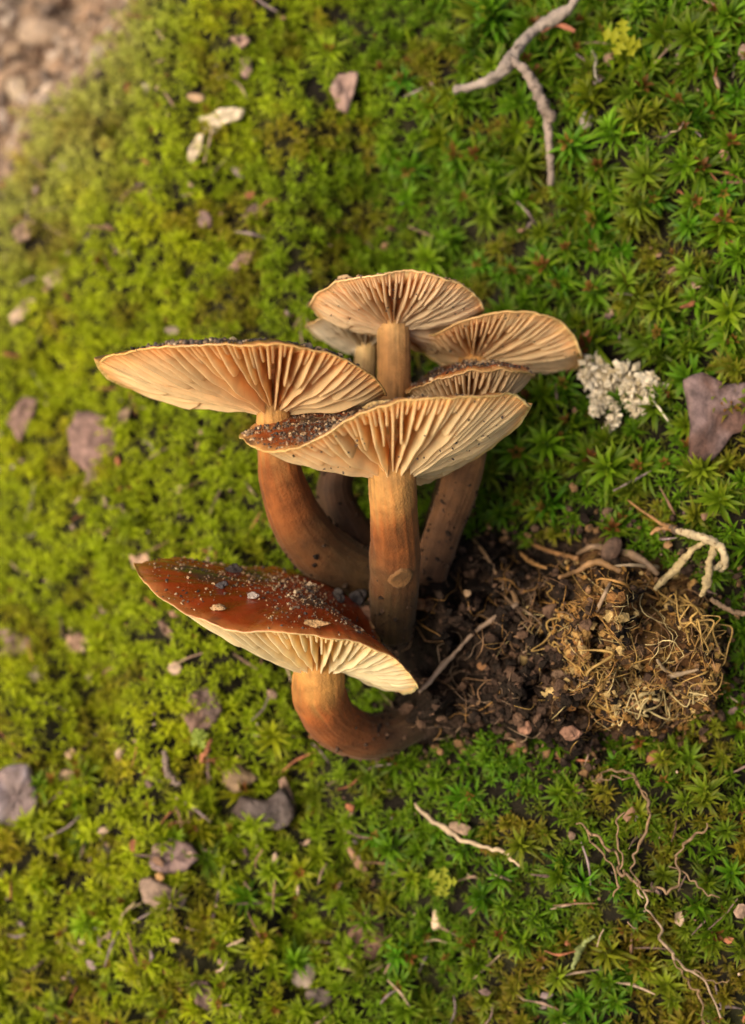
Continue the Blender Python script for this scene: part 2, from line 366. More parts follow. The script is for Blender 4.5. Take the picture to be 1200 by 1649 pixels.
mushroom('C', 'mushroom topmost in the cluster, small flat cap on a slim upright tan stem', [(498, 490), (515, 468), (560, 449), (620, 439), (680, 440), (735, 455), (768, 476), (779, 496)],
         [(498, 490), (520, 514), (570, 527), (630, 540), (680, 566), (715, 570), (760, 542), (779, 496)], 2.2, (634, 534),
         [(634, 534, 2.2, 25), (634, 600, 2.1, 27), (634, 690, 1.9, 29), (640, 800, 1.6, 30), (650, 920, 1.2, 30)], 36, gd=.22, belly=.08, toph=.05, dome=.10, tilt=(0, .93, -.35), gcol=((.94, .72, .44), (.86, .56, .25)), seed=3,
         topcol=((.52, .27, .10), (.36, .14, .035), (.2, .06, .015)), stemcol=((.52, .30, .11), (.40, .19, .06), (.12, .05, .02)))
mushroom('D', 'mushroom with broad fan-like gills behind the cluster, beside the pale lichen lump', [(668, 552), (690, 540), (730, 524), (770, 511), (830, 500), (885, 507), (922, 536), (938, 572)],
         [(668, 552), (700, 578), (740, 592), (800, 606), (865, 614), (905, 606), (930, 590), (938, 572)], 1.3, (762, 588),
         [(762, 588, 1.3, 25), (752, 660, 1.2, 26), (735, 760, 1.1, 27), (700, 880, 1.0, 28)], 38, gd=.22, belly=.08, toph=.05, dome=.10, tilt=(.1, .90, -.40), gcol=((.90, .66, .36), (.80, .50, .20)), seed=4,
         topcol=((.50, .25, .08), (.36, .14, .035), (.2, .06, .015)))
mushroom('E', 'mushroom with small soil-dusted cap squeezed between the front cap and the fan-like gills', [(654, 630), (680, 618), (710, 609), (760, 598), (810, 595), (845, 598), (860, 603)],
         [(654, 630), (680, 610), (710, 595), (760, 586), (810, 584), (845, 592), (860, 603)], 2.4, (752, 668),
         [(752, 668, 2.2, 28), (752, 730, 2.1, 31), (738, 790, 1.9, 31), (712, 860, 1.6, 29), (688, 930, 1.3, 30)], 26, gd=.25, belly=.08, toph=.06, dome=.07, gcol=((.78, .56, .32), (.66, .42, .19)), seed=5, smear=.25,
         stemcol=((.30, .14, .045), (.20, .085, .025), (.09, .04, .016)))
mushroom('F', 'mushroom with small whitish cap half hidden behind the topmost cap', [(492, 524), (515, 515), (560, 511), (600, 511), (640, 517), (662, 528)],
         [(492, 524), (515, 543), (550, 563), (590, 572), (635, 556), (662, 528)], 1.1, (590, 564),
         [(590, 564, 1.1, 17), (582, 640, 1.05, 20), (555, 730, 1.0, 24), (540, 800, 1.0, 30), (580, 880, .9, 34)], 22, gd=.22, belly=.06, toph=.05, dome=.08, tilt=(-.1, .93, -.35), gcol=((.78, .66, .48), (.60, .44, .25)), seed=6,
         stemcol=((.62, .42, .18), (.10, .04, .015), (.06, .028, .012)))
mushroom('G', 'mushroom lying lowest, glossy red-brown cap sprinkled with grit and short stem bent sideways', [(217, 910), (240, 945), (290, 982), (340, 1005), (390, 1017), (450, 1014), (510, 1022), (570, 1034), (625, 1052), (655, 1078), (673, 1102)],
         [(217, 910), (250, 903), (320, 904), (400, 909), (470, 922), (540, 948), (592, 990), (622, 1060), (640, 1114), (658, 1116), (673, 1102)], 2.9, (514, 1084),
         [(514, 1084, 2.9, 40), (516, 1125, 2.6, 43), (545, 1168, 2.1, 42), (605, 1186, 1.6, 36), (690, 1150, 1.1, 30)], 38, gd=.34, belly=.08, toph=.04, dome=.11, rw=1.45, gcol=((.96, .82, .52), (.92, .67, .30)), seed=7, smear=.02, topoff=(55, 12),
         topcol=((.36, .12, .03), (.26, .038, .006), (.20, .024, .004)), stemcol=((.48, .23, .055), (.22, .058, .011), (.050, .025, .010)))

# pale round scar on the straight stem
_r, _sp = STEMS['B'][:2]; _cl = crs(_sp, 200); _y = 824.5-_cl[:, 1]/PX(_cl[:, 2]); _i = int(np.argmin(np.abs(_y-902))); _c = _cl[_i]; _t = nrm(_cl[_i+4]-_cl[_i-4])
rings = []; rr_ = 40*PX(_c[2])*1.0
_side = np.array([1., 0, 0]); _fr = nrm(np.cross(_t, _side)); _fr = _fr if _fr[2] > 0 else -_fr
for f_, h_ in ((0, .004), (.35, .004), (.6, .012), (.8, .03), (.95, .018), (1.08, -.03)):
    th = np.linspace(0, 2*np.pi, 40, endpoint=False); wob = 1+.28*fbm(np.stack([np.cos(th)*2, np.sin(th)*2, th*0], -1), 77, 3)
    x = 19*PX(_c[2])*f_*np.cos(th)*wob+.09; y = 24*PX(_c[2])*f_*np.sin(th)*wob
    rings.append(_c+x[:, None]*_side-y[:, None]*_t+_fr*(np.sqrt(np.maximum(rr_**2-x**2, .01))+h_)[:, None])
tag(mk('scar', np.array(rings).reshape(-1, 3), [grid_faces(6, 40)], M['stem'], mixc((.13, .058, .018), (.25, .115, .036), np.repeat([.1, .2, .35, .7, .3, 0], 40)), parent=_r, fix=True), 'pale oval scar on the stem')
# ------------------------------------------------------------------ grit and soil on the caps
_bm = bmesh.new(); bmesh.ops.create_icosphere(_bm, subdivisions=1, radius=1); ICO_V = np.array([v.co[:] for v in _bm.verts]); ICO_F = np.array([[v.index for v in f.verts] for f in _bm.faces]); _bm.free()
_bm = bmesh.new(); bmesh.ops.create_icosphere(_bm, subdivisions=3, radius=1); ICO3_V = np.array([v.co[:] for v in _bm.verts]); ICO3_F = np.array([[v.index for v in f.verts] for f in _bm.faces]); _bm.free()
def rot_rand(rg):
    q = rg.normal(size=4); q /= np.linalg.norm(q); w, x, y, z = q
    return np.array([[1-2*(y*y+z*z), 2*(x*y-z*w), 2*(x*z+y*w)], [2*(x*y+z*w), 1-2*(x*x+z*z), 2*(y*z-x*w)], [2*(x*z-y*w), 2*(y*z+x*w), 1-2*(x*x+y*y)]])
def crumb(acc, p, size, col, rg, flat=.7):
    v = ICO_V*(1+rg.uniform(-.35, .35, (len(ICO_V), 1)))*np.array([1, rg.uniform(.6, 1), flat*rg.uniform(.6, 1)])
    acc.add(v@rot_rand(rg).T*size+p, [ICO_F], np.array(col)*rg.uniform(.75, 1.25))
def cap_top(key, t, s):
    c = CAPS[key]; i = int(t/(2*np.pi)*c['n']) % c['n']; x = np.interp(s, c['s'], np.arange(len(c['s']))); j = min(int(x), len(c['s'])-2); f = x-j
    return c['top'][j, i]*(1-f)+c['top'][j+1, i]*f
SOIL = [(.045, .032, .025), (.075, .05, .035), (.03, .022, .018), (.13, .085, .055)]; SAND = [(.36, .23, .115), (.28, .165, .08), (.44, .32, .19), (.20, .12, .065)]
def grit(key, label, n, rng_t, rng_s, psand, smin, smax, seed, clump=1.2, thr=-.1):
    rg = np.random.default_rng(seed); acc = Acc(); k = 0; tries = 0
    while k < n and tries < n*30:
        tries += 1; t = rg.uniform(*rng_t) % (2*np.pi); s = rg.uniform(*rng_s); p = cap_top(key, t, s)
        if float(fbm((p*clump)[None], seed, 2)[0]) < thr-rg.uniform(0, .25): continue
        sz = smin+(smax-smin)*rg.random()**3.0
        crumb(acc, p+CAPS[key]['a']*sz*.2, sz, (SAND if rg.random() < psand else SOIL)[rg.integers(4)], rg); k += 1
    tag(acc.build('soil_grit', M['grit'], smooth=False), label, 'soil', None, 'stuff')
PI = math.pi
grit('A', 'dark soil grit along the top of the widest level cap', 1700, (0.2*PI, 0.78*PI), (.0, .5), .25, .008, .055, 11)
grit('B', 'dark and sandy soil heaped on the front cap', 2400, (.3*PI, 1.6*PI), (.02, .8), .45, .006, .036, 12, thr=.02)
grit('C', 'few sand grains on the topmost cap', 160, (0, PI), (0, .12), .8, .01, .035, 13)
grit('E', 'dark soil dusting the small squeezed cap', 500, (0, 2*PI), (.02, .8), .25, .012, .04, 14, thr=-.5)
grit('G', 'fine sand and soil scattered over the red-brown cap', 2300, (0, 2*PI), (.0, .95), .58, .004, .032, 15, thr=-.02)
def specks(key, label, n, rng_t, rng_s, seed):
    rg = np.random.default_rng(seed); acc = Acc(); c = CAPS[key]
    for _ in range(n):
        t = rg.uniform(*rng_t); p = c['edge'](np.array([t]), np.array([rg.uniform(*rng_s)]))[0]+c['a']*.01
        crumb(acc, p, rg.uniform(.010, .024), SOIL[rg.integers(3)], rg)
    tag(acc.build('soil_specks', M['grit'], smooth=False), label, 'soil', None, 'stuff')
specks('B', 'tiny dark soil specks caught on the gills of the front cap', 42, (.02*PI, .75*PI), (.3, .97), 21)
specks('C', 'tiny dark specks on the gills of the topmost cap', 22, (.05*PI, .95*PI), (.3, .95), 22)
specks('D', 'tiny dark specks on the fan-like gills', 16, (.05*PI, .8*PI), (.3, .95), 23)

# ------------------------------------------------------------------ loose things on the moss
EXCL = []                     # (u, v, radius) footprints that carry no moss
def pebble(name, label, cat, px, py, rx, ry, col, rot=0, lift=MT*.8, flat=.6, seed=0, mat='stone', group=None, facet=.35, pos=None, noise=.42):
    p = np.asarray(pos, float) if pos is not None else G(px, py, lift*.62); rx, ry = (rx*.9, ry*.9) if pos is None else (rx, ry); k = PX(p[2]); rg = np.random.default_rng(seed+1000)
    v = ICO3_V.copy()
    for _ in range(6):
        d = nrm(rg.normal(size=3)); h = v@d; lim = rg.uniform(.62, .9); v = v-d*np.maximum(h-lim, 0)[:, None]*(.5+facet)
    v = v*(1+noise*fbm(v*1.4, seed, 3))[:, None]*np.array([rx*k, ry*k, min(rx, ry)*k*flat])
    c, s = math.cos(rot), math.sin(rot); v = v@np.array([[c, s, 0], [-s, c, 0], [0, 0, 1]])
    cc = np.array(col)*np.array([.82, .74, .64] if pos is None else [1, .95, .88])*(1+.5*fbm(v*7, seed+3, 5))[:, None]
    if pos is None: EXCL.append((p[0], p[1], min(rx, ry)*k*.3))
    return tag(mk(name, v+p, [ICO3_F], M[mat], cc), label, cat, group)
def flake(name, label, cat, outline, col, thick=.10, lift=MT*.9, tilt=(0, 0), seed=0, mat='chip', group=None, col2=None, curl=0., wr=.9):
    o = np.array(outline, float); c = o.mean(0); p0 = G(c[0], c[1], lift*.66); k = PX(p0[2]); rg = np.random.default_rng(seed)
    q = np.vstack([o, o[:1]]); seg = np.linalg.norm(np.diff(q, axis=0), axis=1); cum = np.concatenate([[0], np.cumsum(seg)]); n = 44
    tt = np.linspace(0, cum[-1], n, endpoint=False); uv = np.stack([np.interp(tt, cum, q[:, 0]), np.interp(tt, cum, q[:, 1])], -1)-c
    uv = np.stack([uv[:, 0], -uv[:, 1]], -1)*k; size = np.abs(uv).max()
    uv = uv*(1+.16*min(1, wr)*fbm(np.concatenate([uv*5, uv[:, :1]*0], 1), seed, 3))[:, None]
    rings = []
    for s, hgt in ((.0, -.5), (.6, -.5), (.93, -.45), (1., -.2), (1.0, .15), (.94, .42), (.75, .5), (.5, .5), (.25, .5), (0., .5)):
        x = uv*s; wv = hgt*thick+x[:, 0]*tilt[0]+x[:, 1]*tilt[1]+curl*(x**2).sum(1)/size
        pp = np.stack([x[:, 0], x[:, 1], wv], -1); pp[:, 2] += wr*thick*fbm(np.stack([x[:, 0]*2.2, x[:, 1]*2.2, x[:, 0]*0+seed], -1)/max(size, .2), seed+2, 4)
        rings.append(pp)
    v = np.array(rings).reshape(-1, 3)+p0
    cc = np.array(col)*np.array([.82, .73, .62])*(1+.6*fbm(v*6, seed+5, 5))[:, None]
    if col2 is not None: cc = mixc(cc, col2, sm(.0, .35, fbm(v*2.2, seed+6)))
    EXCL.append((p0[0], p0[1], size*.34))
    return tag(mk(name, v, [grid_faces(len(rings), n)], M[mat], cc, fix=True), label, cat, group)
def strand(acc, pts, rad, col, nseg=6, noise=.25, seed=0, n=None):
    v, f, t = tube(pts, rad, nseg, n, noise, seed); c = np.array(col)*(1+.35*fbm(v*6, seed+1))[:, None]; acc.add(v, f, c)
def px_path(pts, rad_px, lift=MT, jitter=0, seed=0, up=0.):
    rg = np.random.default_rng(seed); q = []
    for i, p in enumerate(pts):
        l = (lift if len(p) < 3 else p[2])+up
        q.append(G(p[0], p[1], l)+np.array([0, 0, rg.uniform(-1, 1)*jitter]))
    q = np.array(q); return q, np.array(rad_px, float)*PX(q[0, 2])

PUR = (.20, .135, .125); PUR2 = (.27, .19, .175); TAN = (.45, .33, .22); PINK = (.42, .28, .22); GREY = (.25, .20, .19); PALE = (.62, .52, .40); DARK = (.06, .045, .04)
# twig
tw = thing('forked_twig', G(830, 95), 'grey-brown forked dry twig lying on green moss', 'twig')
a_ = Acc(); q, r = px_path([(940, -35, .75), (922, 8, .7), (890, 30, .68), (862, 48, .66), (838, 72, .66), (820, 100, .62), (800, 122, .6), (770, 136, .58), (732, 145, .55)], [9, 10, 12, 12, 12, 14, 13, 11, 9], up=.16)
strand(a_, q, r*.72*np.random.default_rng(2).uniform(.85, 1.2, len(r)), (.24, .19, .155), 16, .6, 41, 110); a_.build('main_branch', M['bark'], parent=tw)
a_ = Acc(); q, r = px_path([(820, 96, .62), (845, 112, .62), (862, 140, .6), (874, 165, .58), (882, 195, .55), (884, 225, .52), (886, 260, .48), (888, 298, .42)], [13, 11, 11, 12, 12, 9, 8, 7], up=.16)
strand(a_, q, r*.74*np.random.default_rng(3).uniform(.85, 1.2, len(r)), (.22, .165, .13), 16, .6, 43, 110); a_.build('side_branch', M['bark'], parent=tw)
a_ = Acc(); q, r = px_path([(878, 178, .66), (886, 186, .64), (886, 196, .6)], [9, 10, 7], up=.16); strand(a_, q, r, (.22, .16, .12), 10, .4, 44); a_.build('knot', M['bark'], parent=tw)
a_ = Acc(); q, r = px_path([(872, 52, .62), (895, 40, .62), (912, 44, .6), (926, 50, .58)], [2, 3, 5, 3], up=.16); strand(a_, q, r, (.30, .11, .06), 8, .3, 45); a_.build('broken_stub', M['bark'], parent=tw)
# stones and chips
flake('bark_flake', 'large flat purple-brown bark flake bedded in moss beside the lichen lump', 'bark', [(1100, 612), (1130, 598), (1170, 618), (1215, 615), (1215, 690), (1180, 700), (1150, 742), (1108, 752), (1112, 690)], (.105, .060, .052), .22, MT*1.2, (.0, .05), 51, 'chip', col2=(.15, .098, .09), wr=.3)
flake('bark_flake', 'round purplish bark flake with pointed tail under the tip of the widest cap', 'bark', [(108, 690), (125, 665), (160, 662), (188, 682), (190, 720), (172, 748), (165, 770), (135, 785), (140, 760), (112, 735)], (.25, .165, .155), .12, MT*1.0, (.05, 0), 52, col2=(.30, .20, .18))
flake('bark_flake', 'small triangular purplish bark flake next to a white speck', 'bark', [(8, 680), (40, 640), (62, 645), (48, 690), (32, 712)], (.25, .165, .15), .10, MT, (0, .1), 53)
flake('bark_sliver', 'thin tan bark sliver behind the round purplish flake', 'bark', [(190, 665), (215, 650), (205, 680), (192, 700)], (.30, .22, .16), .08, MT*.8, seed=54)
pebble('pebble', 'tiny white pebble at the triangular bark flake', 'pebble', -2, 694, 11, 10, (.6, .55, .46), seed=55)
flake('wood_chip', 'bent whitish wood chip, the palest piece on the moss', 'wood chip', [(322, 190), (352, 178), (400, 174), (392, 192), (362, 200), (345, 214), (328, 208)], (.66, .60, .49), .14, MT*1.4, (.1, .1), 56)
flake('wood_chip', 'short whitish wood chip below the bent palest chip', 'wood chip', [(304, 240), (318, 218), (330, 216), (326, 244), (312, 264), (300, 258)], (.60, .53, .42), .13, MT*1.35, seed=57)
flake('stone_flake', 'smooth mauve stone flake standing upright in moss above the topmost cap', 'stone', [(532, 142), (545, 122), (578, 118), (572, 150), (560, 186), (545, 178)], (.33, .23, .21), .16, MT*1.1, (.2, .1), 58, 'stone')
pebble('pebble', 'grey pebble beside the twig tip', 'pebble', 943, 192, 13, 17, (.40, .36, .36), .3, seed=59, facet=.5)
pebble('pebble', 'tiny white pebble beside the twig tip', 'pebble', 918, 228, 6, 8, (.65,.62,.57), seed=60)
flake('stone_flake', 'grey-purple flat stone half in the moss, widest of the stones', 'stone', [(-12, 1250), (20, 1232), (48, 1230), (58, 1262), (62, 1300), (50, 1332), (15, 1330), (-12, 1320)], (.23, .18, .19), .26, MT*1.1, (-.05, .05), 61, 'stone', col2=(.26, .21, .22))
flake('wood_chip', 'beige splintered wood chip close to the widest flat stone', 'wood chip', [(84, 1246), (105, 1238), (132, 1240), (147, 1256), (136, 1268), (108, 1262)], (.50, .37, .25), .12, MT*1.1, (.1, .1), 62)
flake('wood_chip', 'tan oval wood chip above the beige splintered chip', 'wood chip', [(104, 1214), (118, 1204), (124, 1210), (112, 1224)], (.55, .40, .26), .09, MT*1.1, seed=63)
flake('bark_chip', 'pinkish brown ragged bark chip', 'bark', [(108, 1022), (130, 1017), (148, 1032), (142, 1050), (120, 1058), (108, 1044)], (.40, .27, .21), .09, MT, (.1, .1), 64)
flake('bark_chip', 'large faded purplish bark piece sunk in moss', 'bark', [(-12, 1015), (15, 1010), (45, 1025), (62, 1040), (40, 1055), (0, 1060), (-12, 1050)], (.28, .20, .18), .10, MT*.7, seed=65)
pebble('pebble', 'angular light grey pebble below the faded bark piece', 'pebble', 58, 1086, 14, 12, (.50, .42, .38), seed=66, facet=.5)
pebble('pebble', 'pale pinkish pebble below the tip side of the lowest cap', 'pebble', 282, 1076, 12, 13, (.60, .45, .36), seed=67, facet=.5)
flake('bark_sliver', 'slim brown bark sliver leaning under the lowest cap', 'bark', [(252, 998), (260, 996), (285, 1024), (280, 1034), (262, 1018)], (.24, .16, .13), .08, MT*1.0, (.2, 0), 68)
flake('dead_leaf', 'pinkish dead leaf scrap behind the tip of the lowest cap', 'leaf', [(208, 892), (222, 898), (240, 888), (242, 905), (228, 918), (214, 915)], (.55, .38, .29), .05, MT*1.6, (.1, .3), 69)
flake('bark_chip', 'purple-brown bark lump under the lowest cap, beside its stem', 'bark', [(292, 1150), (308, 1118), (330, 1104), (352, 1118), (362, 1145), (340, 1172), (308, 1180)], (.22, .145, .125), .22, MT*.75, seed=70, col2=(.13, .085, .07))
pebble('soil_crumb', 'tan crumbly soil lump beside the dark wood chip', 'soil lump', 382, 1252, 34, 30, (.30, .22, .15), seed=71, mat='soil', noise=.6, flat=.8)
flake('wood_chip', 'dark charred wood chip beside the tan soil lump', 'wood chip', [(372, 1308), (392, 1282), (430, 1288), (455, 1268), (480, 1310), (468, 1330), (430, 1338), (395, 1322)], (.07, .052, .048), .22, MT*1.0, (.0, .1), 72, col2=(.10, .075, .065))
flake('wood_chip', 'brown bark strip leaning on the dark charred chip', 'wood chip', [(448, 1255), (460, 1248), (475, 1290), (478, 1305), (462, 1300)], (.26, .18, .14), .10, MT*1.5, (.0, .2), 73)
flake('stone_flake', 'mauve rounded stone above a flat brown flake', 'stone', [(240, 1388), (245, 1360), (275, 1348), (310, 1358), (322, 1380), (300, 1402), (262, 1412)], (.24, .17, .17), .26, MT*.8, seed=74, mat='stone')
flake('bark_flake', 'flat brown flake with sharp edge below the mauve stone', 'bark', [(224, 1420), (240, 1414), (275, 1428), (302, 1442), (298, 1462), (255, 1466), (232, 1452)], (.30, .225, .185), .13, MT*1.15, (.05, -.15), 75)
pebble('pebble', 'tiny orange-tan grain between mauve stone and brown flake', 'pebble', 258, 1413, 9, 8, (.60, .36, .14), seed=76, lift=MT*1.2)
pebble('pebble', 'small blue-grey pebble beside the mauve stone', 'pebble', 168, 1372, 13, 16, (.28, .25, .25), seed=77)
pebble('stone', 'rough grey crumbly stone with pale top, lowest of the stones', 'stone', 490, 1572, 22, 24, (.40, .33, .29), .3, seed=78, mat='stone', noise=.45)
pebble('stone', 'dark grey crumbly stone next to the pale-topped one', 'stone', 516, 1606, 24, 20, (.20, .165, .155), .3, seed=79, mat='soil', noise=.5)
flake('bark_chip', 'dark purple bark chip sunk in the moss below the charred chip', 'bark', [(308, 1582), (335, 1576), (352, 1600), (340, 1630), (315, 1615)], (.17, .115, .11), .12, MT*.6, seed=80)
flake('bark_chip', 'mottled brown bark patch bedded in moss beside the pale grain', 'bark', [(560, 1500), (590, 1462), (618, 1480), (622, 1520), (600, 1550), (570, 1535)], (.20, .125, .10), .16, MT*.55, seed=81, mat='soil')
pebble('pebble', 'long pale grain standing in moss beside the brown bark patch', 'pebble', 702, 1482, 9, 20, (.62, .48, .36), seed=82)
flake('bark_sliver', 'thin brown bark sliver standing below the bent stem', 'bark', [(550, 1352), (556, 1350), (592, 1400), (594, 1412), (574, 1398)], (.35, .22, .14), .07, MT*1.1, (.1, .3), 83)
pebble('pebble', 'smooth orange-brown pebble under the root clump', 'pebble', 1058, 1220, 21, 17, (.27, .12, .055), seed=84, facet=.1, noise=.12)
pebble('pebble', 'orange-brown leaf-like pebble under the dark soil of the root clump', 'pebble', 828, 1208, 13, 12, (.20, .09, .04), seed=85)
pebble('pebble', 'small pale pebble by the smooth orange-brown one', 'pebble', 1106, 1203, 8, 8, (.55, .47, .38), seed=86)
pebble('seed_husk', 'brown oval seed husk resting against the top of the root clump', 'husk', 985, 888, 18, 28, (.12, .075, .055), -.5, lift=1.0, flat=.6, seed=87, mat='chip', facet=0, noise=.1)
flake('bark_chip', 'purplish bark bit high on the bank beside a darker bit', 'bark', [(370, 62), (392, 55), (405, 66), (388, 78)], (.36, .25, .22), .1, MT*1.1, seed=88)
pebble('pebble', 'mauve pebble below the purplish bark bit', 'pebble', 398, 108, 14, 18, (.30, .21, .19), seed=89)
pebble('pebble', 'blurred white pebble beside the bent palest chip', 'pebble', 236, 144, 11, 11, (.58, .52, .42), seed=90)
pebble('pebble', 'peach pebble beside the white pebble', 'pebble', 316, 157, 16, 8, (.60, .42, .28), seed=91)
pebble('pebble', 'purple-grey pebble between the moss tufts above the widest cap', 'pebble', 330, 354, 13, 18, (.27, .185, .175), .1, seed=92)
pebble('soil_crumb', 'brown-grey crumb with a rusty side above the widest cap', 'soil lump', 410, 342, 24, 18, (.21, .15, .13), seed=93, noise=.5, mat='soil')
flake('bark_chip', 'pink-brown bark chip close above the widest cap', 'bark', [(368, 432), (385, 410), (412, 400), (408, 418), (385, 440)], (.34, .23, .18), .1, MT, seed=94)
pebble('pebble', 'grey pebble sitting in moss above the tip of the widest cap', 'pebble', 276, 532, 14, 8, (.32, .26, .24), seed=95)
pebble('pebble', 'grey pebble low among rusty moss near the bark chips', 'pebble', 208, 405, 10, 10, (.27, .23, .22), seed=96)
flake('bark_chip', 'pale grey-brown bark strip at the fading edge of the bank', 'bark', [(15, 508), (45, 480), (62, 482), (40, 515), (20, 525)], (.46, .36, .28), .12, MT, seed=97)
flake('bark_chip', 'long grey bark strip above the pale grey-brown strip', 'bark', [(70, 450), (100, 420), (112, 424), (98, 455), (80, 465)], (.42, .34, .26), .12, MT, seed=98)
flake('bark_chip', 'brownish bark chip at the crumbling bank edge', 'bark', [(20, 375), (40, 352), (58, 358), (48, 385), (28, 392)], (.36, .26, .20), .12, MT, seed=99)
pebble('pebble', 'mauve pebble in the moss near the yellow sprig', 'pebble', 1197, 82, 13, 14, (.36, .25, .23), seed=100)
pebble('pebble', 'small cream grain beside the fan-like gills', 'pebble', 985, 503, 9, 9, (.62, .47, .34), seed=101)
# dead straws on the moss
def one_strand(name, label, cat, pts, rad, col, mat='fibre', lift=MT*1.15, seed=0, nseg=8, noise=.3):
    q, r = px_path(pts, rad, lift, .03, seed); q = crs(q, len(q)*3); r = np.interp(np.linspace(0, 1, len(q)), np.linspace(0, 1, len(r)), r); q = q+np.random.default_rng(seed+5).normal(size=q.shape)*.014; a = Acc(); strand(a, q, r*.75*np.random.default_rng(seed).uniform(.7, 1.3, len(r)), np.array(col)*.85, nseg, noise, seed); return tag(a.build(name, M[mat]), label, cat)
one_strand('root_strand', 'pale dry root strand lying on moss below the root clump', 'root', [(670, 1294), (690, 1318), (720, 1336), (755, 1356), (790, 1366), (815, 1374), (836, 1394)], [4, 5, 6, 5, 4, 4, 3], (.50, .36, .22), seed=111)
pebble('wood_chip', 'small tan wood crumb on the pale dry root strand', 'wood chip', 742, 1334, 22, 10, (.36, .26, .19), -.3, seed=112, lift=MT*1.2, mat='chip')
one_strand('moss_shoot', 'curved pale green bare moss shoot', 'moss shoot', [(925, 1562), (930, 1540), (940, 1520), (955, 1508)], [5, 7, 6, 4], (.25, .28, .09), seed=113)
one_strand('twig', 'curved brown twig piece beside the tan soil lump', 'twig', [(266, 1212), (268, 1228), (272, 1244), (282, 1258), (290, 1262)], [6, 7, 7, 7, 5], (.25, .18, .14), 'bark', seed=114)
one_strand('twig', 'rust-red splinter stuck in moss above the tan soil lump', 'twig', [(342, 1192), (332, 1210), (325, 1226)], [3, 6, 5], (.34, .13, .06), 'bark', seed=115)
one_strand('twig', 'thin pale straw across the moss by the forked twig', 'twig', [(955, 80), (960, 110), (958, 150)], [2, 3, 2], (.40, .34, .26), seed=116)
# root tangle at the lower right
rg = np.random.default_rng(119)
rt = thing('root_tangle', G(1010, 1400), 'tangle of thin reddish-brown rootlets spreading over moss', 'roots')
for i, (pts, rad) in enumerate([
    ([(955, 1262), (975, 1245), (1000, 1240), (1025, 1255), (1042, 1290), (1046, 1320), (1030, 1355), (1022, 1390), (1028, 1420)], [3, 4, 5, 5, 6, 6, 6, 6, 5]),
    ([(958, 1258), (985, 1252), (1015, 1252), (1036, 1275), (1044, 1310)], [2, 3, 3, 3, 2]),
    ([(930, 1322), (950, 1340), (975, 1360), (995, 1385), (1000, 1405), (1022, 1422)], [3, 6, 6, 6, 6, 5]),
    ([(945, 1330), (960, 1365), (985, 1392), (996, 1430), (992, 1442)], [3, 4, 4, 5, 4]),
    ([(1000, 1402), (1020, 1418), (1035, 1430), (1055, 1432), (1080, 1432), (1092, 1400), (1095, 1370), (1120, 1345), (1142, 1326)], [5, 6, 6, 5, 5, 5, 5, 6, 4]),
    ([(1075, 1392), (1105, 1410), (1130, 1432), (1160, 1446)], [2, 4, 4, 3]),
    ([(1032, 1425), (1045, 1465), (1068, 1505), (1085, 1540), (1110, 1565), (1135, 1580), (1165, 1640)], [5, 5, 7, 6, 7, 5, 4]),
    ([(1084, 1545), (1105, 1580), (1125, 1600), (1130, 1632)], [4, 4, 4, 3]),
    ([(1000, 1400), (998, 1360), (995, 1330), (1006, 1308)], [4, 4, 4, 3]),
    ([(1118, 1562), (1150, 1582), (1180, 1580)], [3, 3, 2])]):
    q, r = px_path(pts, rad, MT*1.65, .06, 120+i); q = crs(q, len(q)*3); r = np.interp(np.linspace(0, 1, len(q)), np.linspace(0, 1, len(r)), r); q = q+rg.normal(size=q.shape)*[.022, .022, .03]; a = Acc(); strand(a, q, r*.42*rg.uniform(.6, 1.3, len(r)), (.22, .135, .07) if i not in (6,) else (.32, .22, .14), 7, .3, 120+i); a.build('rootlet', M['fibre'], parent=rt)
# pale crumbly lump beside the right-hand cap
lc = thing('lichen_lump', G(990, 625), 'whitish grey crumbly lichen lump on moss beside the fan-like gills', 'lichen')
rg = np.random.default_rng(131)
for i, (x, y, s) in enumerate([(955, 590, 22), (975, 605, 16), (1005, 610, 24), (1035, 625, 24), (1050, 615, 14), (1015, 640, 18), (965, 640, 18), (945, 612, 14), (985, 630, 16), (1030, 648, 18), (960, 660, 12), (988, 680, 13), (1022, 656, 11), (940, 606, 10), (992, 655, 8), (1045, 640, 13)]):
    a = Acc(); p0 = G(x, y, .60)
    for m_ in range(46):
        d_ = nrm(rg.normal(size=3))*rg.random()**.4*s*1.05*PX(.6)*np.array([1, 1, .6]); d_ = d_*(1+.5*vn((d_*9+i)[None], 7)[0])
        v = ICO_V*(1+rg.uniform(-.5, .5, (len(ICO_V), 1)))*np.array([1, rg.uniform(.4, .8), rg.uniform(.2, .5)])@rot_rand(rg)*s*PX(.6)*rg.uniform(.15, .55)
        a.add(v+p0+d_, [ICO_F], mixc((.74, .63, .46), (.34, .26, .14), np.array(rg.random()**2)))
    a.build('lobe', M['lichen'], parent=lc, smooth=False)
a_ = Acc(); q, r = px_path([(1045, 640, .6), (1060, 655, .65), (1076, 678, .6)], [1.5, 2, 1.5]); strand(a_, q, r, (.5, .42, .3), 6, .2, 133); a_.build('hair', M['fibre'], parent=lc)
EXCL += [(*G(1000, 625)[:2], .55), (*G(960, 615)[:2], .3), (*G(985, 670)[:2], .25)]

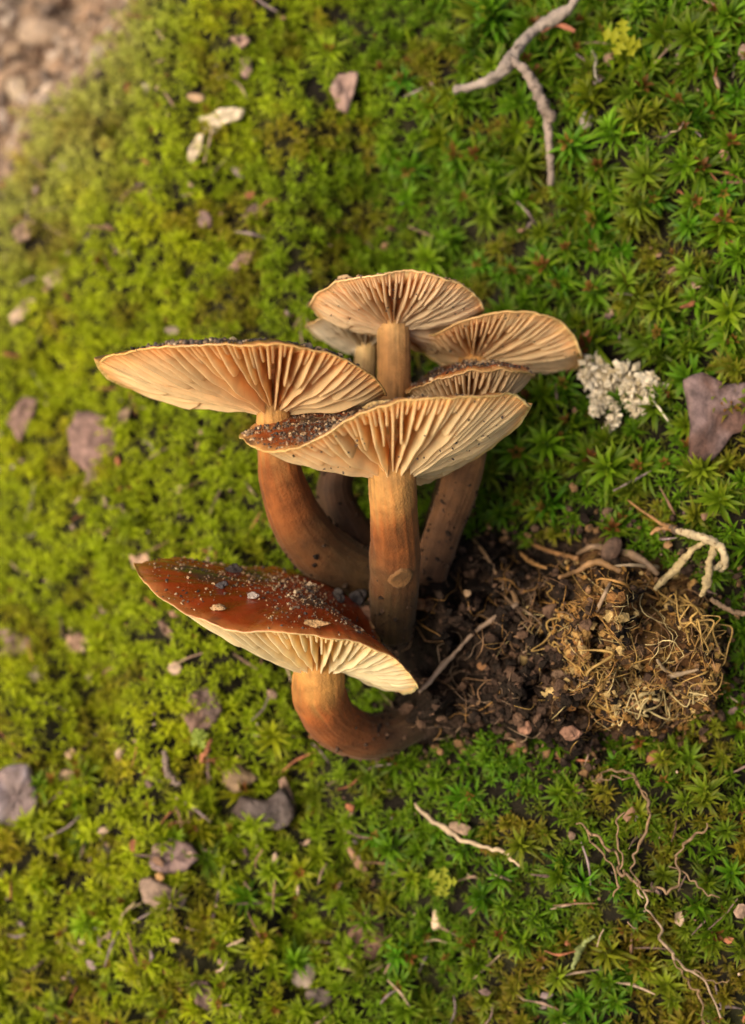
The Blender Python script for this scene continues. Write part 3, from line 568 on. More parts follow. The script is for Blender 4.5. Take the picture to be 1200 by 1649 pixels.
# ------------------------------------------------------------------ root clump: dark soil and yellow mycelium strands
rc = thing('root_clump', G(880, 1040), 'torn root clump of dark soil and ochre strands beside the mushroom stems', 'root clump')
outl = crs(np.array([(560, 930), (600, 905), (680, 880), (740, 850), (800, 870), (850, 885), (920, 865), (1000, 875), (1070, 905), (1130, 940), (1165, 1000), (1170, 1070), (1150, 1130), (1080, 1165), (1030, 1178), (970, 1190), (930, 1225), (880, 1200), (830, 1180), (780, 1175), (720, 1190), (660, 1205), (610, 1170), (640, 1100), (600, 1030), (560, 930)], float), 160)[:-1]
cpx = np.array([870., 1035.])
outl = cpx+(outl-cpx)*(1+.10*fbm(np.stack([outl[:, 0]/42, outl[:, 1]/42, outl[:, 0]*0], -1), 199, 3)[:, None])
def clump_pt(f, i):           # f 0 centre .. 1 outline
    x, y = cpx+(outl[i]-cpx)*f; return x, y
NR = 60; rings = []
for j in range(NR):
    f = 1.02*(1-j/(NR-1)); xs = cpx+(outl-cpx)*f
    base = G(xs[:, 0], xs[:, 1], .05)
    dome = 1.5*(1-f**3.0)
    q3 = np.concatenate([base[:, :2]*1.0, np.zeros((len(base), 1))], 1)
    rough = .85*fbm(q3*1.5, 201, 4)+.40*(1-2*np.abs(vn(q3*3.2, 203)))*(1-f**4)+.16*fbm(q3*7, 205, 3)
    base[:, 2] += np.maximum(dome+rough*min(1, (1.02-f)*6), -.1*(f > .97))
    base[:, :2] += (.10*fbm(q3*3+5, 207))[:, None]
    rings.append(base)
cv = np.array(rings).reshape(-1, 3)
def tanmask(p):
    px = p[:, 0]/PX(1.0)+600; py = 824.5-p[:, 1]/PX(1.0)
    d = np.hypot((px-1030)/175, (py-1025)/165)
    return sm(1.2, .5, d+.95*fbm(p*1.7, 211, 4))
tm = tanmask(cv); cn = fbm(cv*4, 213, 3)
cc = mixc(mixc((.012, .0075, .005), (.036, .021, .013), sm(-.3, .5, cn)), mixc((.10, .045, .016), (.30, .16, .045), sm(-.2, .5, fbm(cv*5, 215))), tm*.75)
mk('soil_mass', cv, [grid_faces(NR, len(outl))], M['soil'], cc, parent=rc, fix=True)
clump_top = np.array(rings)
rg = np.random.default_rng(220); acc = Acc()
allp = clump_top.reshape(-1, 3); tmall = tanmask(allp)
for _ in range(3600):
    j = rg.integers(len(allp)); p = allp[j]+rg.normal(size=3)*.03
    if rg.random() < tmall[j]*.75: col = [(.30, .17, .055), (.20, .09, .028), (.42, .28, .11), (.09, .05, .026)][rg.integers(4)]
    else: col = [(.014, .009, .006), (.028, .017, .011), (.045, .026, .017), (.10, .056, .034), (.02, .013, .009)][rg.integers(5)]
    crumb(acc, p, .022+.10*rg.random()**3, col, rg, .8)
for _ in range(900):          # crumbs spilt past the torn edge
    i = rg.integers(len(outl)); f = 1+.16*abs(rg.normal()); x, y = cpx+(outl[i]-cpx)*f
    crumb(acc, G(x, y, rg.uniform(.05, .40)), .015+.08*rg.random()**3, [(.022, .014, .010), (.05, .03, .02), (.09, .055, .035), (.20, .11, .05)][rg.integers(4)], rg, .8)
for key, lo, m_ in (('A', .62, 420), ('B', .70, 420), ('E', .50, 420), ('G', .55, 650), ('F', .6, 160), ('C', .8, 100)):   # soil stuck to the feet of the stems
    cl = crs(STEMS[key][1], 100)
    for _ in range(m_):
        t_ = lo+(1-lo)*rg.random()**.6; j = min(int(t_*99), 99); d_ = nrm(rg.normal(size=3)); crumb(acc, cl[j]+d_*STEMS[key][2][j]*rg.uniform(.92, 1.1), .010+.055*rg.random()**3, [(.022, .014, .010), (.045, .028, .018), (.08, .045, .028)][rg.integers(3)], rg, .7)
o = acc.build('soil_crumbs', M['soil'], parent=rc, smooth=False); o['kind'] = 'stuff'
from mathutils import kdtree
kd = kdtree.KDTree(len(allp))
for i, p in enumerate(allp): kd.insert((p[0], p[1], 0), i)
kd.balance()
def clump_w(u, v): return float(np.max([allp[i][2] for _, i, _ in kd.find_n((u, v, 0), 4)]))
def on_clump(px, py, lift=.06):
    w = 1.0
    for _ in range(5):
        p = P(px, py, w); inside = kd.find((p[0], p[1], 0))[2] < .22
        w = (clump_w(p[0], p[1]) if inside else float(hbank(p[0], p[1]))+MT)+lift
    return P(px, py, w)
YEL = (.40, .24, .065); CREAM = (.50, .37, .16); OCH = (.30, .15, .038); BRN = (.24, .13, .06)
main = [
    ([(905, 985), (890, 1010), (900, 1040), (925, 1062), (950, 1082), (962, 1112), (980, 1138), (1015, 1150), (1035, 1172)], [5, 7, 8, 9, 9, 8, 8, 10, 6], YEL),
    ([(980, 1140), (1010, 1138), (1045, 1132), (1080, 1122), (1112, 1112), (1130, 1118)], [6, 10, 11, 10, 9, 5], CREAM),
    ([(950, 1078), (985, 1090), (1020, 1100), (1055, 1108), (1090, 1098)], [5, 7, 7, 7, 4], YEL),
    ([(1110, 1112), (1140, 1095), (1155, 1065), (1150, 1030), (1130, 1000), (1105, 975), (1070, 955)], [7, 8, 8, 9, 11, 12, 9], YEL),
    ([(1070, 955), (1090, 985), (1115, 1010), (1122, 1040)], [9, 12, 11, 5], YEL),
    ([(1070, 955), (1030, 950), (990, 945), (970, 940)], [9, 11, 12, 7], OCH),
    ([(905, 985), (935, 978), (965, 985), (980, 1000)], [6, 6, 6, 4], OCH),
    ([(1020, 1100), (1005, 1120), (1012, 1140)], [4, 5, 4], CREAM),
    ([(1080, 1122), (1105, 1148), (1100, 1162)], [4, 3, 2], YEL),
    ([(895, 1000), (915, 1025), (930, 1050), (955, 1075)], [4, 5, 5, 4], OCH),
    ([(1120, 1040), (1135, 1075), (1150, 1110), (1140, 1130)], [5, 6, 6, 4], OCH),
]
acc2 = Acc()
for i, (pts, rad, col) in enumerate(main):
    a = Acc(); q0 = np.array([on_clump(x, y, .05) for x, y in pts]); q0 = crs(q0, len(pts)*2); r0 = np.interp(np.linspace(0, 1, len(q0)), np.linspace(0, 1, len(rad)), rad)*PX(1)
    for m_ in range(5):
        q = q0+rg.normal(size=q0.shape)*np.array([.10, .10, .05]); b0 = rg.integers(0, len(q)//2); b1 = rg.integers(len(q)//2+2, len(q)+1) if len(q)//2+2 <= len(q) else len(q)
        if m_ < 2: b0, b1 = 0, len(q)
        cm = np.array(col)*rg.uniform(.6, 1.15)
        if b1-b0 >= 3: strand(a, q[b0:b1], r0[b0:b1]*rg.uniform(.10, .26)*rg.uniform(.15, 1.4, b1-b0), cm, 7, .8, 230+i*9+m_)
    for m_ in range(110):
        jj = rg.integers(len(q0)-1); ff = rg.random(); pc = q0[jj]*(1-ff)+q0[jj+1]*ff+rg.normal(size=3)*[.17, .17, .05]
        if kd.find((pc[0], pc[1], 0))[2] > .12: continue
        pc[2] = min(pc[2], clump_w(pc[0], pc[1])+.06); crumb(acc2, pc, .012+.05*rg.random()**2, np.array([col, OCH, BRN, (.10, .055, .03)][rg.integers(4)])*.9, rg, .8)
    a.build('mycelium_strand', M['fibre'], parent=rc)
for _ in range(1500):
    j = rg.integers(len(allp))
    if tmall[j] > .25: crumb(acc2, allp[j]+np.array([0, 0, .05])+rg.normal(size=3)*.04, .012+.075*rg.random()**2.5, [(.016, .010, .007), (.035, .02, .012), (.07, .038, .018), (.16, .085, .03)][rg.integers(4)], rg, .8)
o = acc2.build('ochre_crumbs', M['soil'], parent=rc, smooth=False); o['kind'] = 'stuff'
big = [
    ([(1012, 806, .5), (1030, 820, .55), (1045, 830, .55), (1060, 840, .6), (1075, 848, .6), (1088, 853, .62)], [2, 3, 4, 5, 6, 8], (.34, .17, .06)),
    ([(1078, 850, .6), (1088, 854, .64), (1098, 857, .62)], [6, 9, 7], (.10, .065, .04)),
    ([(1085, 852, .6), (1105, 858, .7), (1135, 866, .75), (1160, 880, .7), (1168, 905, .6), (1160, 918, .5)], [7, 9, 10, 11, 10, 6], (.55, .42, .24)),
    ([(1138, 870, .7), (1110, 890, .8), (1090, 915, .9), (1068, 935, 1.0), (1055, 950, 1.0)], [7, 9, 9, 8, 6], (.46, .34, .16)),
    ([(1150, 880, .7), (1142, 910, .8), (1138, 940, .9), (1128, 960, .9)], [8, 9, 9, 6], (.42, .31, .15)),
    ([(1075, 850, .6), (1060, 852, .6), (1048, 860, .55)], [5, 5, 3], (.42, .22, .09)),
    ([(1165, 905, .6), (1150, 915, .7), (1140, 905, .7)], [7, 7, 4], (.46, .35, .19)),
    ([(1145, 965, .6), (1180, 985, .5), (1215, 990, .45)], [5, 6, 4], (.30, .19, .11)),
]
for i, (pts, rad, col) in enumerate(big):
    a = Acc(); q, r = px_path(pts, rad, .6); strand(a, q, r*.68*np.random.default_rng(i).uniform(.75, 1.2, len(r)), np.array(col)*.8, 12, .7, 250+i, 60); a.build('root', M['paleroot'], parent=rc)
for i, (pts, rad, col) in enumerate([
    ([(832, 972), (800, 998), (765, 1020), (735, 1042), (712, 1068), (690, 1092), (672, 1104)], [7, 6, 6, 5, 6, 6, 4], (.30, .20, .13)),
    ([(832, 972), (826, 955), (800, 925), (780, 890), (762, 868)], [7, 6, 5, 4, 3], (.33, .19, .09)),
    ([(990, 912), (1020, 910), (1060, 914)], [5, 5, 5], (.48, .34, .20)),
    ([(835, 860), (865, 880), (900, 892), (930, 900)], [3, 7, 9, 8], (.34, .17, .065)),
    ([(838, 890), (855, 905), (880, 915)], [4, 6, 4], (.46, .24, .085)),
    ([(960, 985), (975, 955), (985, 935)], [5, 5, 4], (.34, .23, .14)),
    ([(1055, 1098), (1085, 1088), (1125, 1078)], [4, 5, 3], (.46, .32, .19)),
    ([(1058, 1062), (1070, 1078), (1085, 1085)], [3, 5, 3], (.48, .33, .18)),
    ([(930, 892), (955, 880), (990, 885), (1030, 900), (1060, 925)], [4, 7, 9, 9, 7], (.24, .15, .085)),
    ([(900, 930), (930, 920), (960, 905), (1000, 920)], [4, 8, 8, 6], (.28, .15, .06))]):
    a = Acc(); q = np.array([on_clump(x, y, .12) for x, y in pts]); 
    if i == 0: q[:, 2] = np.linspace(q[0, 2]+.15, 2.3, len(q))
    strand(a, q, np.array(rad)*PX(1.2)*.7*rg.uniform(.6, 1.25, len(rad)), np.array(col)*.8, 8, .6, 260+i); a.build('root', M['fibre'], parent=rc)
acc = Acc()
for i in range(520):          # fine fibres wandering over the clump
    j = rg.integers(len(allp)); p = allp[j].copy(); t_ = tmall[j]
    if t_ < .3 and rg.random() < .70: continue
    ang = rg.uniform(0, 2*np.pi); pts = []
    for s in range(rg.integers(4, 9)):
        pts.append([p[0], p[1], clump_w(p[0], p[1])+rg.uniform(.0, .12)]); ang += rg.normal()*.7; p = p+np.array([math.cos(ang), math.sin(ang), 0])*.13
        if kd.find((p[0], p[1], 0))[2] > .7: break
    if len(pts) < 3: continue
    col = [YEL, CREAM, OCH, BRN][rg.integers(4)] if t_ > .3 else [BRN, OCH, (.16, .10, .06), (.3, .2, .12)][rg.integers(4)]
    r_ = rg.uniform(.003, .010)
    strand(acc, np.array(pts), np.array([r_*.6, r_, r_, r_*.4]), col, 5, .3, 300+i, 12)
o = acc.build('fine_fibres', M['fibre'], parent=rc); o['kind'] = 'stuff'

# larger crumbs on the lowest cap and in front of the clump
def place_px(key, px, py):    # point of a cap's top that lies on a pixel's ray
    best = None; c = CAPS[key]['top'].reshape(-1, 3); k = 2*HALF/1649*(D-c[:, 2])/D
    x = c[:, 0]/k+600; y = 824.5-c[:, 1]/k; d = np.hypot(x-px, y-py)-c[:, 2]*6; return c[np.argmin(d)]
for i, (x, y, rx, ry, col, lab) in enumerate([
    (378, 922, 12, 8, (.07, .06, .06), 'flat dark soil crumb on the red-brown cap'), (360, 940, 8, 6, (.08, .07, .075), 'small blue-black crumb below the flat dark crumb'),
    (574, 970, 15, 15, (.085, .075, .075), 'round charcoal pebble wedged at the straight stem'), (545, 962, 12, 12, (.07, .06, .055), 'dark crumb beside the round charcoal pebble'),
    (597, 987, 12, 15, (.42, .24, .16), 'pinkish brown pebble leaning on the straight stem'), (601, 1008, 8, 7, (.55, .32, .15), 'orange sand grain below the pinkish brown pebble'),
    (353, 980, 11, 6, (.40, .26, .14), 'pale sand crumb on the red-brown cap'), (410, 958, 9, 6, (.40, .34, .30), 'whitish flake on the red-brown cap'),
    (510, 1008, 18, 7, (.38, .23, .11), 'tan crust of sand near the rim of the red-brown cap'), (500, 942, 6, 5, (.48, .36, .24), 'cream sand grain on the red-brown cap')]):
    p = place_px('G', x, y)+np.array([0, rx*PX(3)*.3, .05])
    pebble('soil_crumb', lab, 'soil crumb', 0, 0, rx, ry, col, pos=p, seed=400+i, mat='soil', flat=.8, noise=.8)
pebble('soil_crumb', 'tan soil crumb on the rim of the topmost cap', 'soil crumb', 0, 0, 12, 6, (.52, .34, .18), pos=place_px('C', 556, 452)+np.array([0, .03, 0]), seed=420, mat='grit', noise=.5)
pebble('soil_crumb', 'pale yellowish crumb on the rim of the front cap', 'soil crumb', 0, 0, 24, 9, (.50, .34, .15), .25, pos=place_px('B', 612, 657)+np.array([0, .03, 0]), seed=421, mat='soil', noise=.8)
for i, (x, y, s, c) in enumerate([(676, 972, 12, (.26, .13, .06)), (752, 955, 7, (.30, .2, .12)), (776, 1072, 8, (.22, .11, .05)), (846, 1172, 12, (.28, .15, .10)), (920, 1180, 16, (.24, .13, .09)), (900, 1090, 14, (.14, .09, .06))]):
    pebble('soil_crumb', ['rusty crumb beside the foot of the straight stem', 'tan crumb in the dark soil behind the straight stem', 'orange crumb in the dark soil under the thin root', 'pinkish crumb low in the dark soil', 'red-brown bark crumb at the bottom of the dark soil', 'brown soil crumb beside the ochre strands'][i], 'soil crumb', 0, 0, s, s*.9, c, pos=on_clump(x, y, .10), seed=430+i, mat='soil', noise=.4)
# stones of the bare dirt beyond the bank
rg = np.random.default_rng(500)
for i, (x, y, rx, ry, col, lab) in enumerate([
    (70, 55, 45, 28, (.38, .29, .22), 'pale broad stone on the bare dirt'), (150, 20, 24, 16, (.32, .21, .14), 'brown stone on the dirt beside the pale broad stone'), (30, 140, 18, 26, (.46, .38, .29), 'cream upright stone on the dirt'),
    (12, 185, 20, 18, (.34, .29, .27), 'grey stone on the dirt at the bank foot'), (100, 110, 26, 14, (.40, .27, .18), 'brown flat stone on the dirt between pale stones'), (62, 148, 14, 10, (.10, .075, .06), 'dark hollow clod beside the cream stone'),
    (200, 30, 16, 12, (.40, .28, .19), 'peach stone on the dirt close to the moss'), (20, 80, 18, 12, (.36, .26, .18), 'tan stone beside the pale broad stone'), (120, 70, 18, 10, (.40, .31, .25), 'pale small stone beside the broad stone'), (30, 5, 30, 14, (.13, .095, .07), 'dark clod at the far dirt')]):
    pebble('stone', lab, 'stone', x, y, rx, ry, col, rg.uniform(-.5, .5), lift=.1, seed=510+i, flat=.7, noise=.4)
acc = Acc(); uu = rg.uniform(-14, -2, 9000); vv = rg.uniform(-2, 13, 9000); mk_ = dirtmask(uu, vv)
uu = uu[mk_ > .5]; vv = vv[mk_ > .5]; ww = hbank(uu, vv)
for i in range(len(uu)): crumb(acc, np.array([uu[i], vv[i], ww[i]+.02]), .03+.22*rg.random()**4, [(.28, .185, .12), (.21, .13, .08), (.36, .27, .20), (.11, .075, .055)][rg.integers(4)], rg)
tag(acc.build('gravel', M['grit'], smooth=False), 'brown crumbly dirt and gravel beyond the moss edge', 'gravel', None, 'stuff')

# ------------------------------------------------------------------ moss
def plants(pos, axis, L, NL, wid, hgt, col, tipc, rg, droop=1.0, bud=None):
    """pos (n,3), axis (n,3), L (n), returns verts, quads, tris, colours for n plants with NL leaves each"""
    n = len(pos); x = nrm(np.cross(axis, np.array([.2, .9, .1]))); y = np.cross(axis, x)
    i = np.arange(NL)[None, :]; f = (i+.5)/NL                               # 0 outer/low .. 1 inner/high
    ph = i*2.39996+rg.uniform(0, 6.28, (n, 1))+rg.normal(size=(n, NL))*.22
    be = np.radians(84-62*f**1.3)+rg.normal(size=(n, NL))*.22
    rad = x[:, None]*np.cos(ph)[..., None]+y[:, None]*np.sin(ph)[..., None]
    tang = -x[:, None]*np.sin(ph)[..., None]+y[:, None]*np.cos(ph)[..., None]
    base = pos[:, None]+axis[:, None]*(hgt[:, None]*(.30+.70*f))[..., None]+rad*.02
    l = L[:, None]*(1.0-.45*f**2)*rg.uniform(.65, 1.15, (n, NL))*(1 if bud is None else 1-.45*bud[:, None]*(f > .72)); wv = (wid*L)[:, None]*rg.uniform(.8, 1.2, (n, NL))
    def dr(b): return axis[:, None]*np.cos(b)[..., None]+rad*np.sin(b)[..., None]
    dp = droop*rg.uniform(.5, 1.4, (n, NL))
    p0 = base; p1 = p0+dr(be-.15)*(l*.34)[..., None]; p2 = p1+dr(be+.12*dp)*(l*.34)[..., None]; p3 = p2+dr(be+.55*dp)*(l*.32)[..., None]
    def tri(p, k, b): up = dr(b-1.57); s = tang*(wv*k)[..., None]; u_ = up*(wv*k*.35)[..., None]; return [p-s+u_, p, p+s+u_]
    vs = np.stack(tri(p0, .55, be)+tri(p1, 1.0, be)+tri(p2, .72, be+.12*dp)+[p3], 2)   # n,NL,10,3
    nl = n*NL; off = (np.arange(nl)*10)[:, None]
    q = np.array([[0, 1, 4, 3], [1, 2, 5, 4], [3, 4, 7, 6], [4, 5, 8, 7]]); t = np.array([[6, 7, 9], [7, 8, 9]])
    quads = (off[:, None]+q[None]).reshape(-1, 4); tris = (off[:, None]+t[None]).reshape(-1, 3)
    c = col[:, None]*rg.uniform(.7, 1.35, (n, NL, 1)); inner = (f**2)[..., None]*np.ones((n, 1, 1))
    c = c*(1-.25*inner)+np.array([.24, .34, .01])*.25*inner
    if bud is not None:
        bm_ = (bud[:, None]*(f > .72))[..., None]; c = c*(1-.85*bm_)+np.array([.22, .085, .022])*.8*bm_
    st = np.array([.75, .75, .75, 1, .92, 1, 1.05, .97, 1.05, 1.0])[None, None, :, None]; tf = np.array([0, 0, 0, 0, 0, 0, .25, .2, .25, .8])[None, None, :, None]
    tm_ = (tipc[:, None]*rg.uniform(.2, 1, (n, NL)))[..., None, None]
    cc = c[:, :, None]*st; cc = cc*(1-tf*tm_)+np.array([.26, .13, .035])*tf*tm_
    return vs.reshape(-1, 3), quads, tris, cc.reshape(-1, 3)
def ground_n(u, v):
    e = .25; return nrm(np.stack([-(hbank(u+e, v)-hbank(u-e, v))/(2*e), -(hbank(u, v+e)-hbank(u, v-e))/(2*e), np.ones_like(u)], -1))
inside_poly = None
OU = np.array([G(x, y, .3)[:2] for x, y in outl[::4]])
def in_clump(u, v):
    c = np.zeros(len(u), bool); n = len(OU)
    for i in range(n):
        x1, y1 = OU[i]; x2, y2 = OU[(i+1) % n]
        k = ((y1 > v) != (y2 > v)) & (u < (x2-x1)*(v-y1)/(y2-y1+1e-9)+x1); c ^= k
    return c
def scatter(step, rg):
    g = np.arange(-12.5, 12.5, step); uu, vv = np.meshgrid(g, g); uu = uu.ravel()+rg.uniform(-.5, .5, uu.size)*step*1.1; vv = vv.ravel()+rg.uniform(-.5, .5, vv.size)*step*1.1
    k = (uu > -9.8) & (uu < 8.8) & (vv < 10.8) & (vv > -10.2); uu, vv = uu[k], vv[k]
    k = dirtmask(uu, vv) < .45+rg.uniform(-.3, .3, len(uu)); k &= ~in_clump(uu, vv); uu, vv = uu[k], vv[k]
    keep = np.ones(len(uu), bool)
    for (a, b, r) in EXCL: keep &= np.hypot(uu-a, vv-b) > r
    return uu[keep], vv[keep]
def to_px(u, v, w): k = 2*HALF/1649*(D-w)/D; return u/k+600, 824.5-v/k
def look(u, v, rg):
    """own colour of the moss: fresh green to the right, yellower and finer to the left, rusty and olive patches"""
    p = np.stack([u, v, u*0], -1); a = fbm(p*.55, 601, 3); b = fbm(p*1.5, 603, 3)
    left = sm(2.0, -4.5, u+.25*v*0+1.2*a)
    c = mixc((.090, .195, .006), (.36, .415, .010), left)  # yellower moss on the left, brightened further to paint in the light there
    c = mixc(c, (.05, .15, .006), sm(.0, .5, -a)*.6*(1-left*.7))
    low = sm(-2.8, -5.5, v)*sm(-2, 2.5, u); c = mixc(c, (.13, .165, .010), low*sm(-.5, .3, b+a)*.9); c = c*(1-.18*low)[:, None]  # olive patches, plus painted dimming towards the lower right
    edge = sm(-3.2, -.2, -.66*(u+6.3)+.75*(v-6.4)+.9*b)*sm(-2.5, -4.5, u); c = mixc(c, (.60, .54, .17), edge*.6)
    rust = sm(.12, .42, b+.25*a+.12*low); c = mixc(c, (.20, .11, .012), rust*.55)
    pale = sm(.15, .5, fbm(p*1.1, 607, 3)); c = mixc(c, c*np.array([1.55, 1.35, 1.2]), pale*.7)
    return c*rg.uniform(.8, 1.25, (len(u), 1)), rust, left
rg = np.random.default_rng(700)
stars = []                    # 300 rosettes that show largest are things of their own
ACCV = []; 
def put(vqt):
    ACCV.append(vqt)
def star_prob(u, v):
    ur = sm(-.8, 1.8, u)*sm(-1.5, 1.0, v); bl = sm(-3.3, -4.6, v); rr = sm(1.5, 3, u)
    return np.clip(np.maximum(np.maximum(ur, bl), rr*.9), .06, 1)
uu, vv = scatter(.36, rg); ww = hbank(uu, vv); pr = star_prob(uu, vv); isstar = rg.random(len(uu)) < pr
su, sv, sw = uu[isstar], vv[isstar], ww[isstar]
nn = ground_n(su, sv); axs = nrm(nn*.55+np.array([-.12, .12, .6])+rg.normal(size=(len(su), 3))*.34)
SL = (.28+.10*sm(-1, 3, su)*sm(-2, 2, sv))*np.clip(rg.normal(.98, .24, len(su)), .5, 1.5); SH = rg.uniform(.14, .56, len(su))
sc, srust, sleft = look(su, sv, rg)
px, py = to_px(su, sv, sw+.4)
inframe = (px > 10) & (px < 1190) & (py > 10) & (py < 1640)
mp = np.array([[x, y] for x, y in ((390, 610), (620, 690), (640, 510), (800, 560), (440, 1000), (560, 1130), (490, 820), (640, 860), (720, 820))]); hid = np.zeros(len(su), bool)
for (x, y), r_ in zip(mp, (130, 110, 100, 90, 120, 80, 70, 80, 60)): hid |= np.hypot(px-x, py-y) < r_
score = SL/(D-sw)*np.where(inframe & ~hid, 1, 0); order = np.argsort(-score); ind = order[:300]; ind = ind[score[ind] > 0]; rest = np.setdiff1d(np.arange(len(su)), ind)
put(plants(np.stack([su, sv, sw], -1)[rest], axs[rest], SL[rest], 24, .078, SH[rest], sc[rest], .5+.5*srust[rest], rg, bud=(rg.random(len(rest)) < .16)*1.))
# rosette prototypes: unit plants whose copies share mesh data
protos = []
pcols = [(.065, .165, .006), (.10, .215, .007), (.16, .27, .008), (.26, .33, .010), (.13, .175, .010), (.085, .19, .006)]
for k in range(12):
    v, q, t, c = plants(np.zeros((1, 3)), np.array([[0, 0, 1.]]), np.array([.32]), 26, .078, np.array([.36]), np.array([pcols[k % 6]]), np.array([.5]), rg, bud=np.array([1. if k % 4 == 3 else 0.]))
    me = mesh_np('moss_rosette', v*.01, [q, t], c); me.materials.append(M['rosette']); protos.append(me)
Rm = np.stack([U, V, W], 1)
proto_lum = np.array([.2, .235, .27, .29, .2, .22])
for s in ind:
    kcol = int(np.argmin(np.abs(np.array([sum((np.array(pc)-sc[s])**2) for pc in pcols]))+rg.uniform(0, .0)))
    me = protos[(kcol+6*rg.integers(2)) % 12] if srust[s] < .5 else protos[4+6*rg.integers(2)]
    o = bpy.data.objects.new('moss_rosette', me); COL.objects.link(o)
    ax3 = axs[s]; x3 = nrm(np.cross(ax3, [.1, .9, .2])); y3 = np.cross(ax3, x3); t_ = rg.uniform(0, 6.28); xx = x3*math.cos(t_)+y3*math.sin(t_); yy = np.cross(ax3, xx)
    mw = Rm@np.stack([xx, yy, ax3], 1); sc_ = SL[s]/.32; m4 = Matrix.Identity(4)
    for r0 in range(3):
        for c0 in range(3): m4[r0][c0] = mw[r0, c0]*sc_
    loc = tow(np.array([su[s], sv[s], sw[s]])); m4[0][3], m4[1][3], m4[2][3] = loc
    o.matrix_world = m4
    kind_ = protos.index(me)
    if kind_ % 4 == 3: tag(o, 'star-shaped moss rosette with a rust-red heart', 'moss', 'red-hearted moss rosettes')
    elif kind_ % 6 == 4: tag(o, 'star-shaped moss rosette of dull olive leaves', 'moss', 'olive moss rosettes')
    else: tag(o, 'star-shaped all-green moss rosette standing out of the carpet', 'moss', 'green moss rosettes')
# the rest of the carpet: smaller feathery plants everywhere, finer to the left
for step, lf, nl, seedk in ((.24, .20, 14, 1), (.225, .16, 13, 2), (.23, .15, 10, 3)):
    uu, vv = scatter(step, rg); ww = hbank(uu, vv); st_ = star_prob(uu, vv)
    k = rg.random(len(uu)) > st_*(.40, .50, 0.)[seedk-1]; uu, vv, ww, st_ = uu[k], vv[k], ww[k], st_[k]
    nn = ground_n(uu, vv); ax_ = nrm(nn*.6+np.array([-.1, .15, .5])+rg.normal(size=(len(uu), 3))*.30)
    c, ru, le = look(uu, vv, rg); inf = st_ > .5
    Lh = lf*rg.uniform(.7, 1.25, len(uu))*np.where(inf, 1.0, .95); H = np.where(inf, rg.uniform(.08, .28, len(uu)), rg.uniform(.18, .46, len(uu)))
    if seedk == 3: H = rg.uniform(.02, .12, len(uu)); c = mixc(c, (.085, .066, .016), rg.uniform(.2, .8, len(uu)))   # low leaves browned as dead ones; shade of the gaps painted in too
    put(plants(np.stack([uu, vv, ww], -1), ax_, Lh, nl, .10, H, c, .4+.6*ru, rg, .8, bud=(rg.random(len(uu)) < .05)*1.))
off = 0; VV = []; QQ = []; TT = []; CC = []
for v, q, t, c in ACCV: VV.append(v); QQ.append(q+off); TT.append(t+off); CC.append(c); off += len(v)
tag(mk('moss_carpet', np.concatenate(VV), [np.concatenate(QQ), np.concatenate(TT)], M['moss'], np.concatenate(CC), origin=(0, 0, 0)), 'dense green moss carpet covering the bank', 'moss', None, 'stuff')
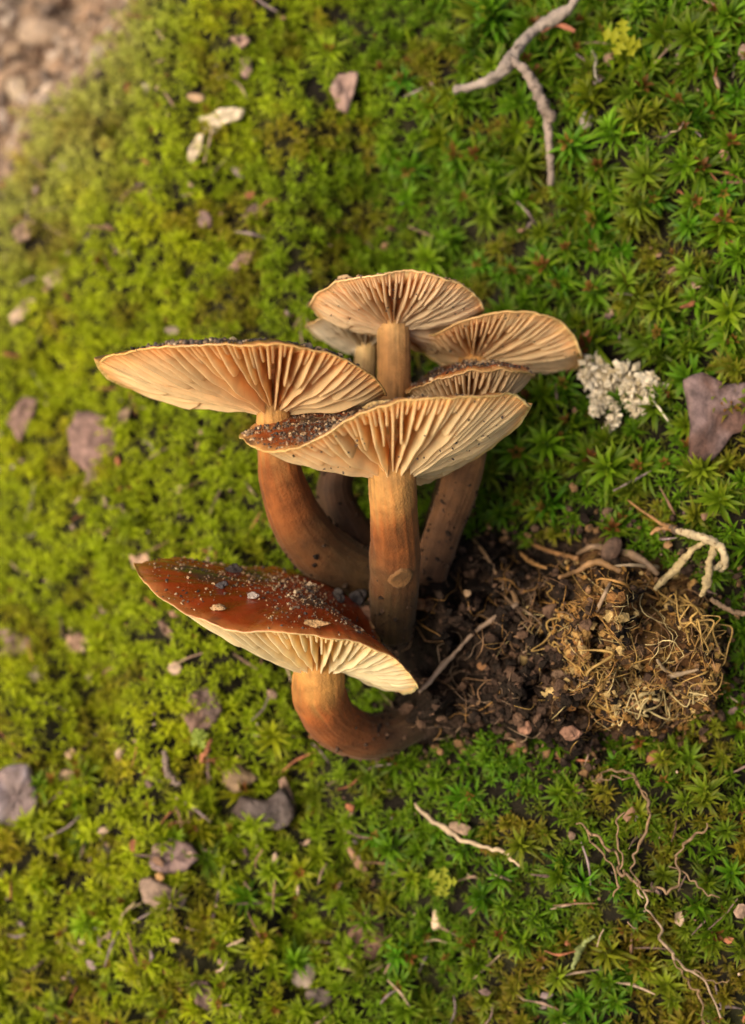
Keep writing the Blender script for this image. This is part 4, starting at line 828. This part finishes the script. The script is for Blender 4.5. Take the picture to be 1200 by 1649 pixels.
# brown bits of litter caught in the carpet
rg = np.random.default_rng(750); acc = Acc(); n_l = 0
lu = rg.uniform(-10, 9.5, 2600); lv = rg.uniform(-10.5, 11, 2600); lden = fbm(np.stack([lu, lv, lu*0], -1)*.9, 751, 3)
kp = (dirtmask(lu, lv) < .4) & ~in_clump(lu, lv) & (lden+.25*sm(-1, -5, lv)+.15*sm(-1, -5, lu) > .08); lu, lv = lu[kp], lv[kp]; lw = hbank(lu, lv)
for i in range(len(lu)):
    p = np.array([lu[i], lv[i], lw[i]+rg.uniform(.12, .42)]); col = [(.22, .12, .07), (.30, .19, .13), (.16, .10, .08), (.42, .29, .19), (.28, .10, .045), (.24, .17, .16)][rg.integers(6)]
    if rg.random() < .45:
        d = nrm(rg.normal(size=3)*[1, 1, .35]); L_ = rg.uniform(.08, .34); strand(acc, np.array([p-d*L_, p+rg.normal(size=3)*.03, p+d*L_]), np.array([.008, rg.uniform(.01, .028), .006]), col, 5, .4, i, 7)
    else: crumb(acc, p, .02+.11*rg.random()**2.5, col, rg, .45)
tag(acc.build('plant_litter', M['chip'], smooth=False), 'small brown bits of bark, straw and soil strewn through the moss', 'litter', None, 'stuff')
# yellow-green lobed sprig at the top
def sprig(label, px, py, size, col, lift, seed, nl=5):
    rg = np.random.default_rng(seed); root = thing('leafy_sprig', G(px, py, .1), label, 'plant'); p = G(px, py, lift)
    a = Acc(); strand(a, np.array([G(px, py, .05), p]), np.array([.03, .02]), np.array(col)*.7, 6, .1, seed); a.build('stalk', M['fibre'], parent=root)
    for i in range(nl):
        ang = i*2*np.pi/nl+rg.uniform(-.5, .5); d = np.array([math.cos(ang), math.sin(ang), rg.uniform(-.2, .6)]); s = np.array([-d[1], d[0], 0]); L = size*rg.uniform(.8, 1.15)*PX(0)
        t = np.linspace(0, 1, 13); wd_ = L*.26*np.sin(np.pi*np.clip(t, .04, 1))**.7*(1+.6*np.sin(t*19))
        m = p+d*(t*L)[:, None]+np.array([0, 0, -.25*L])*(t**2)[:, None]
        v = np.concatenate([m-s*wd_[:, None]+[0, 0, .03], m, m+s*wd_[:, None]+[0, 0, .03], ]); n = 13; j = np.arange(n-1)
        f = np.concatenate([np.stack([j, j+1, n+j+1, n+j], -1), np.stack([n+j, n+j+1, 2*n+j+1, 2*n+j], -1)])
        mk('leaf', v, [f], M['moss'], np.repeat([np.array(col)*rg.uniform(.85, 1.1)], len(v), 0), parent=root)
sprig('bright yellow lobed leafy sprig in green moss beyond the twig', 1005, 62, 34, (.36, .36, .02), .7, 801)
sprig('pale green leafy sprig in moss under the lowest cap', 322, 1188, 18, (.36, .44, .08), .65, 802, 6)
sprig('yellow-green leafy sprig below the pale dry root strand', 712, 1420, 26, (.34, .36, .03), .6, 803)
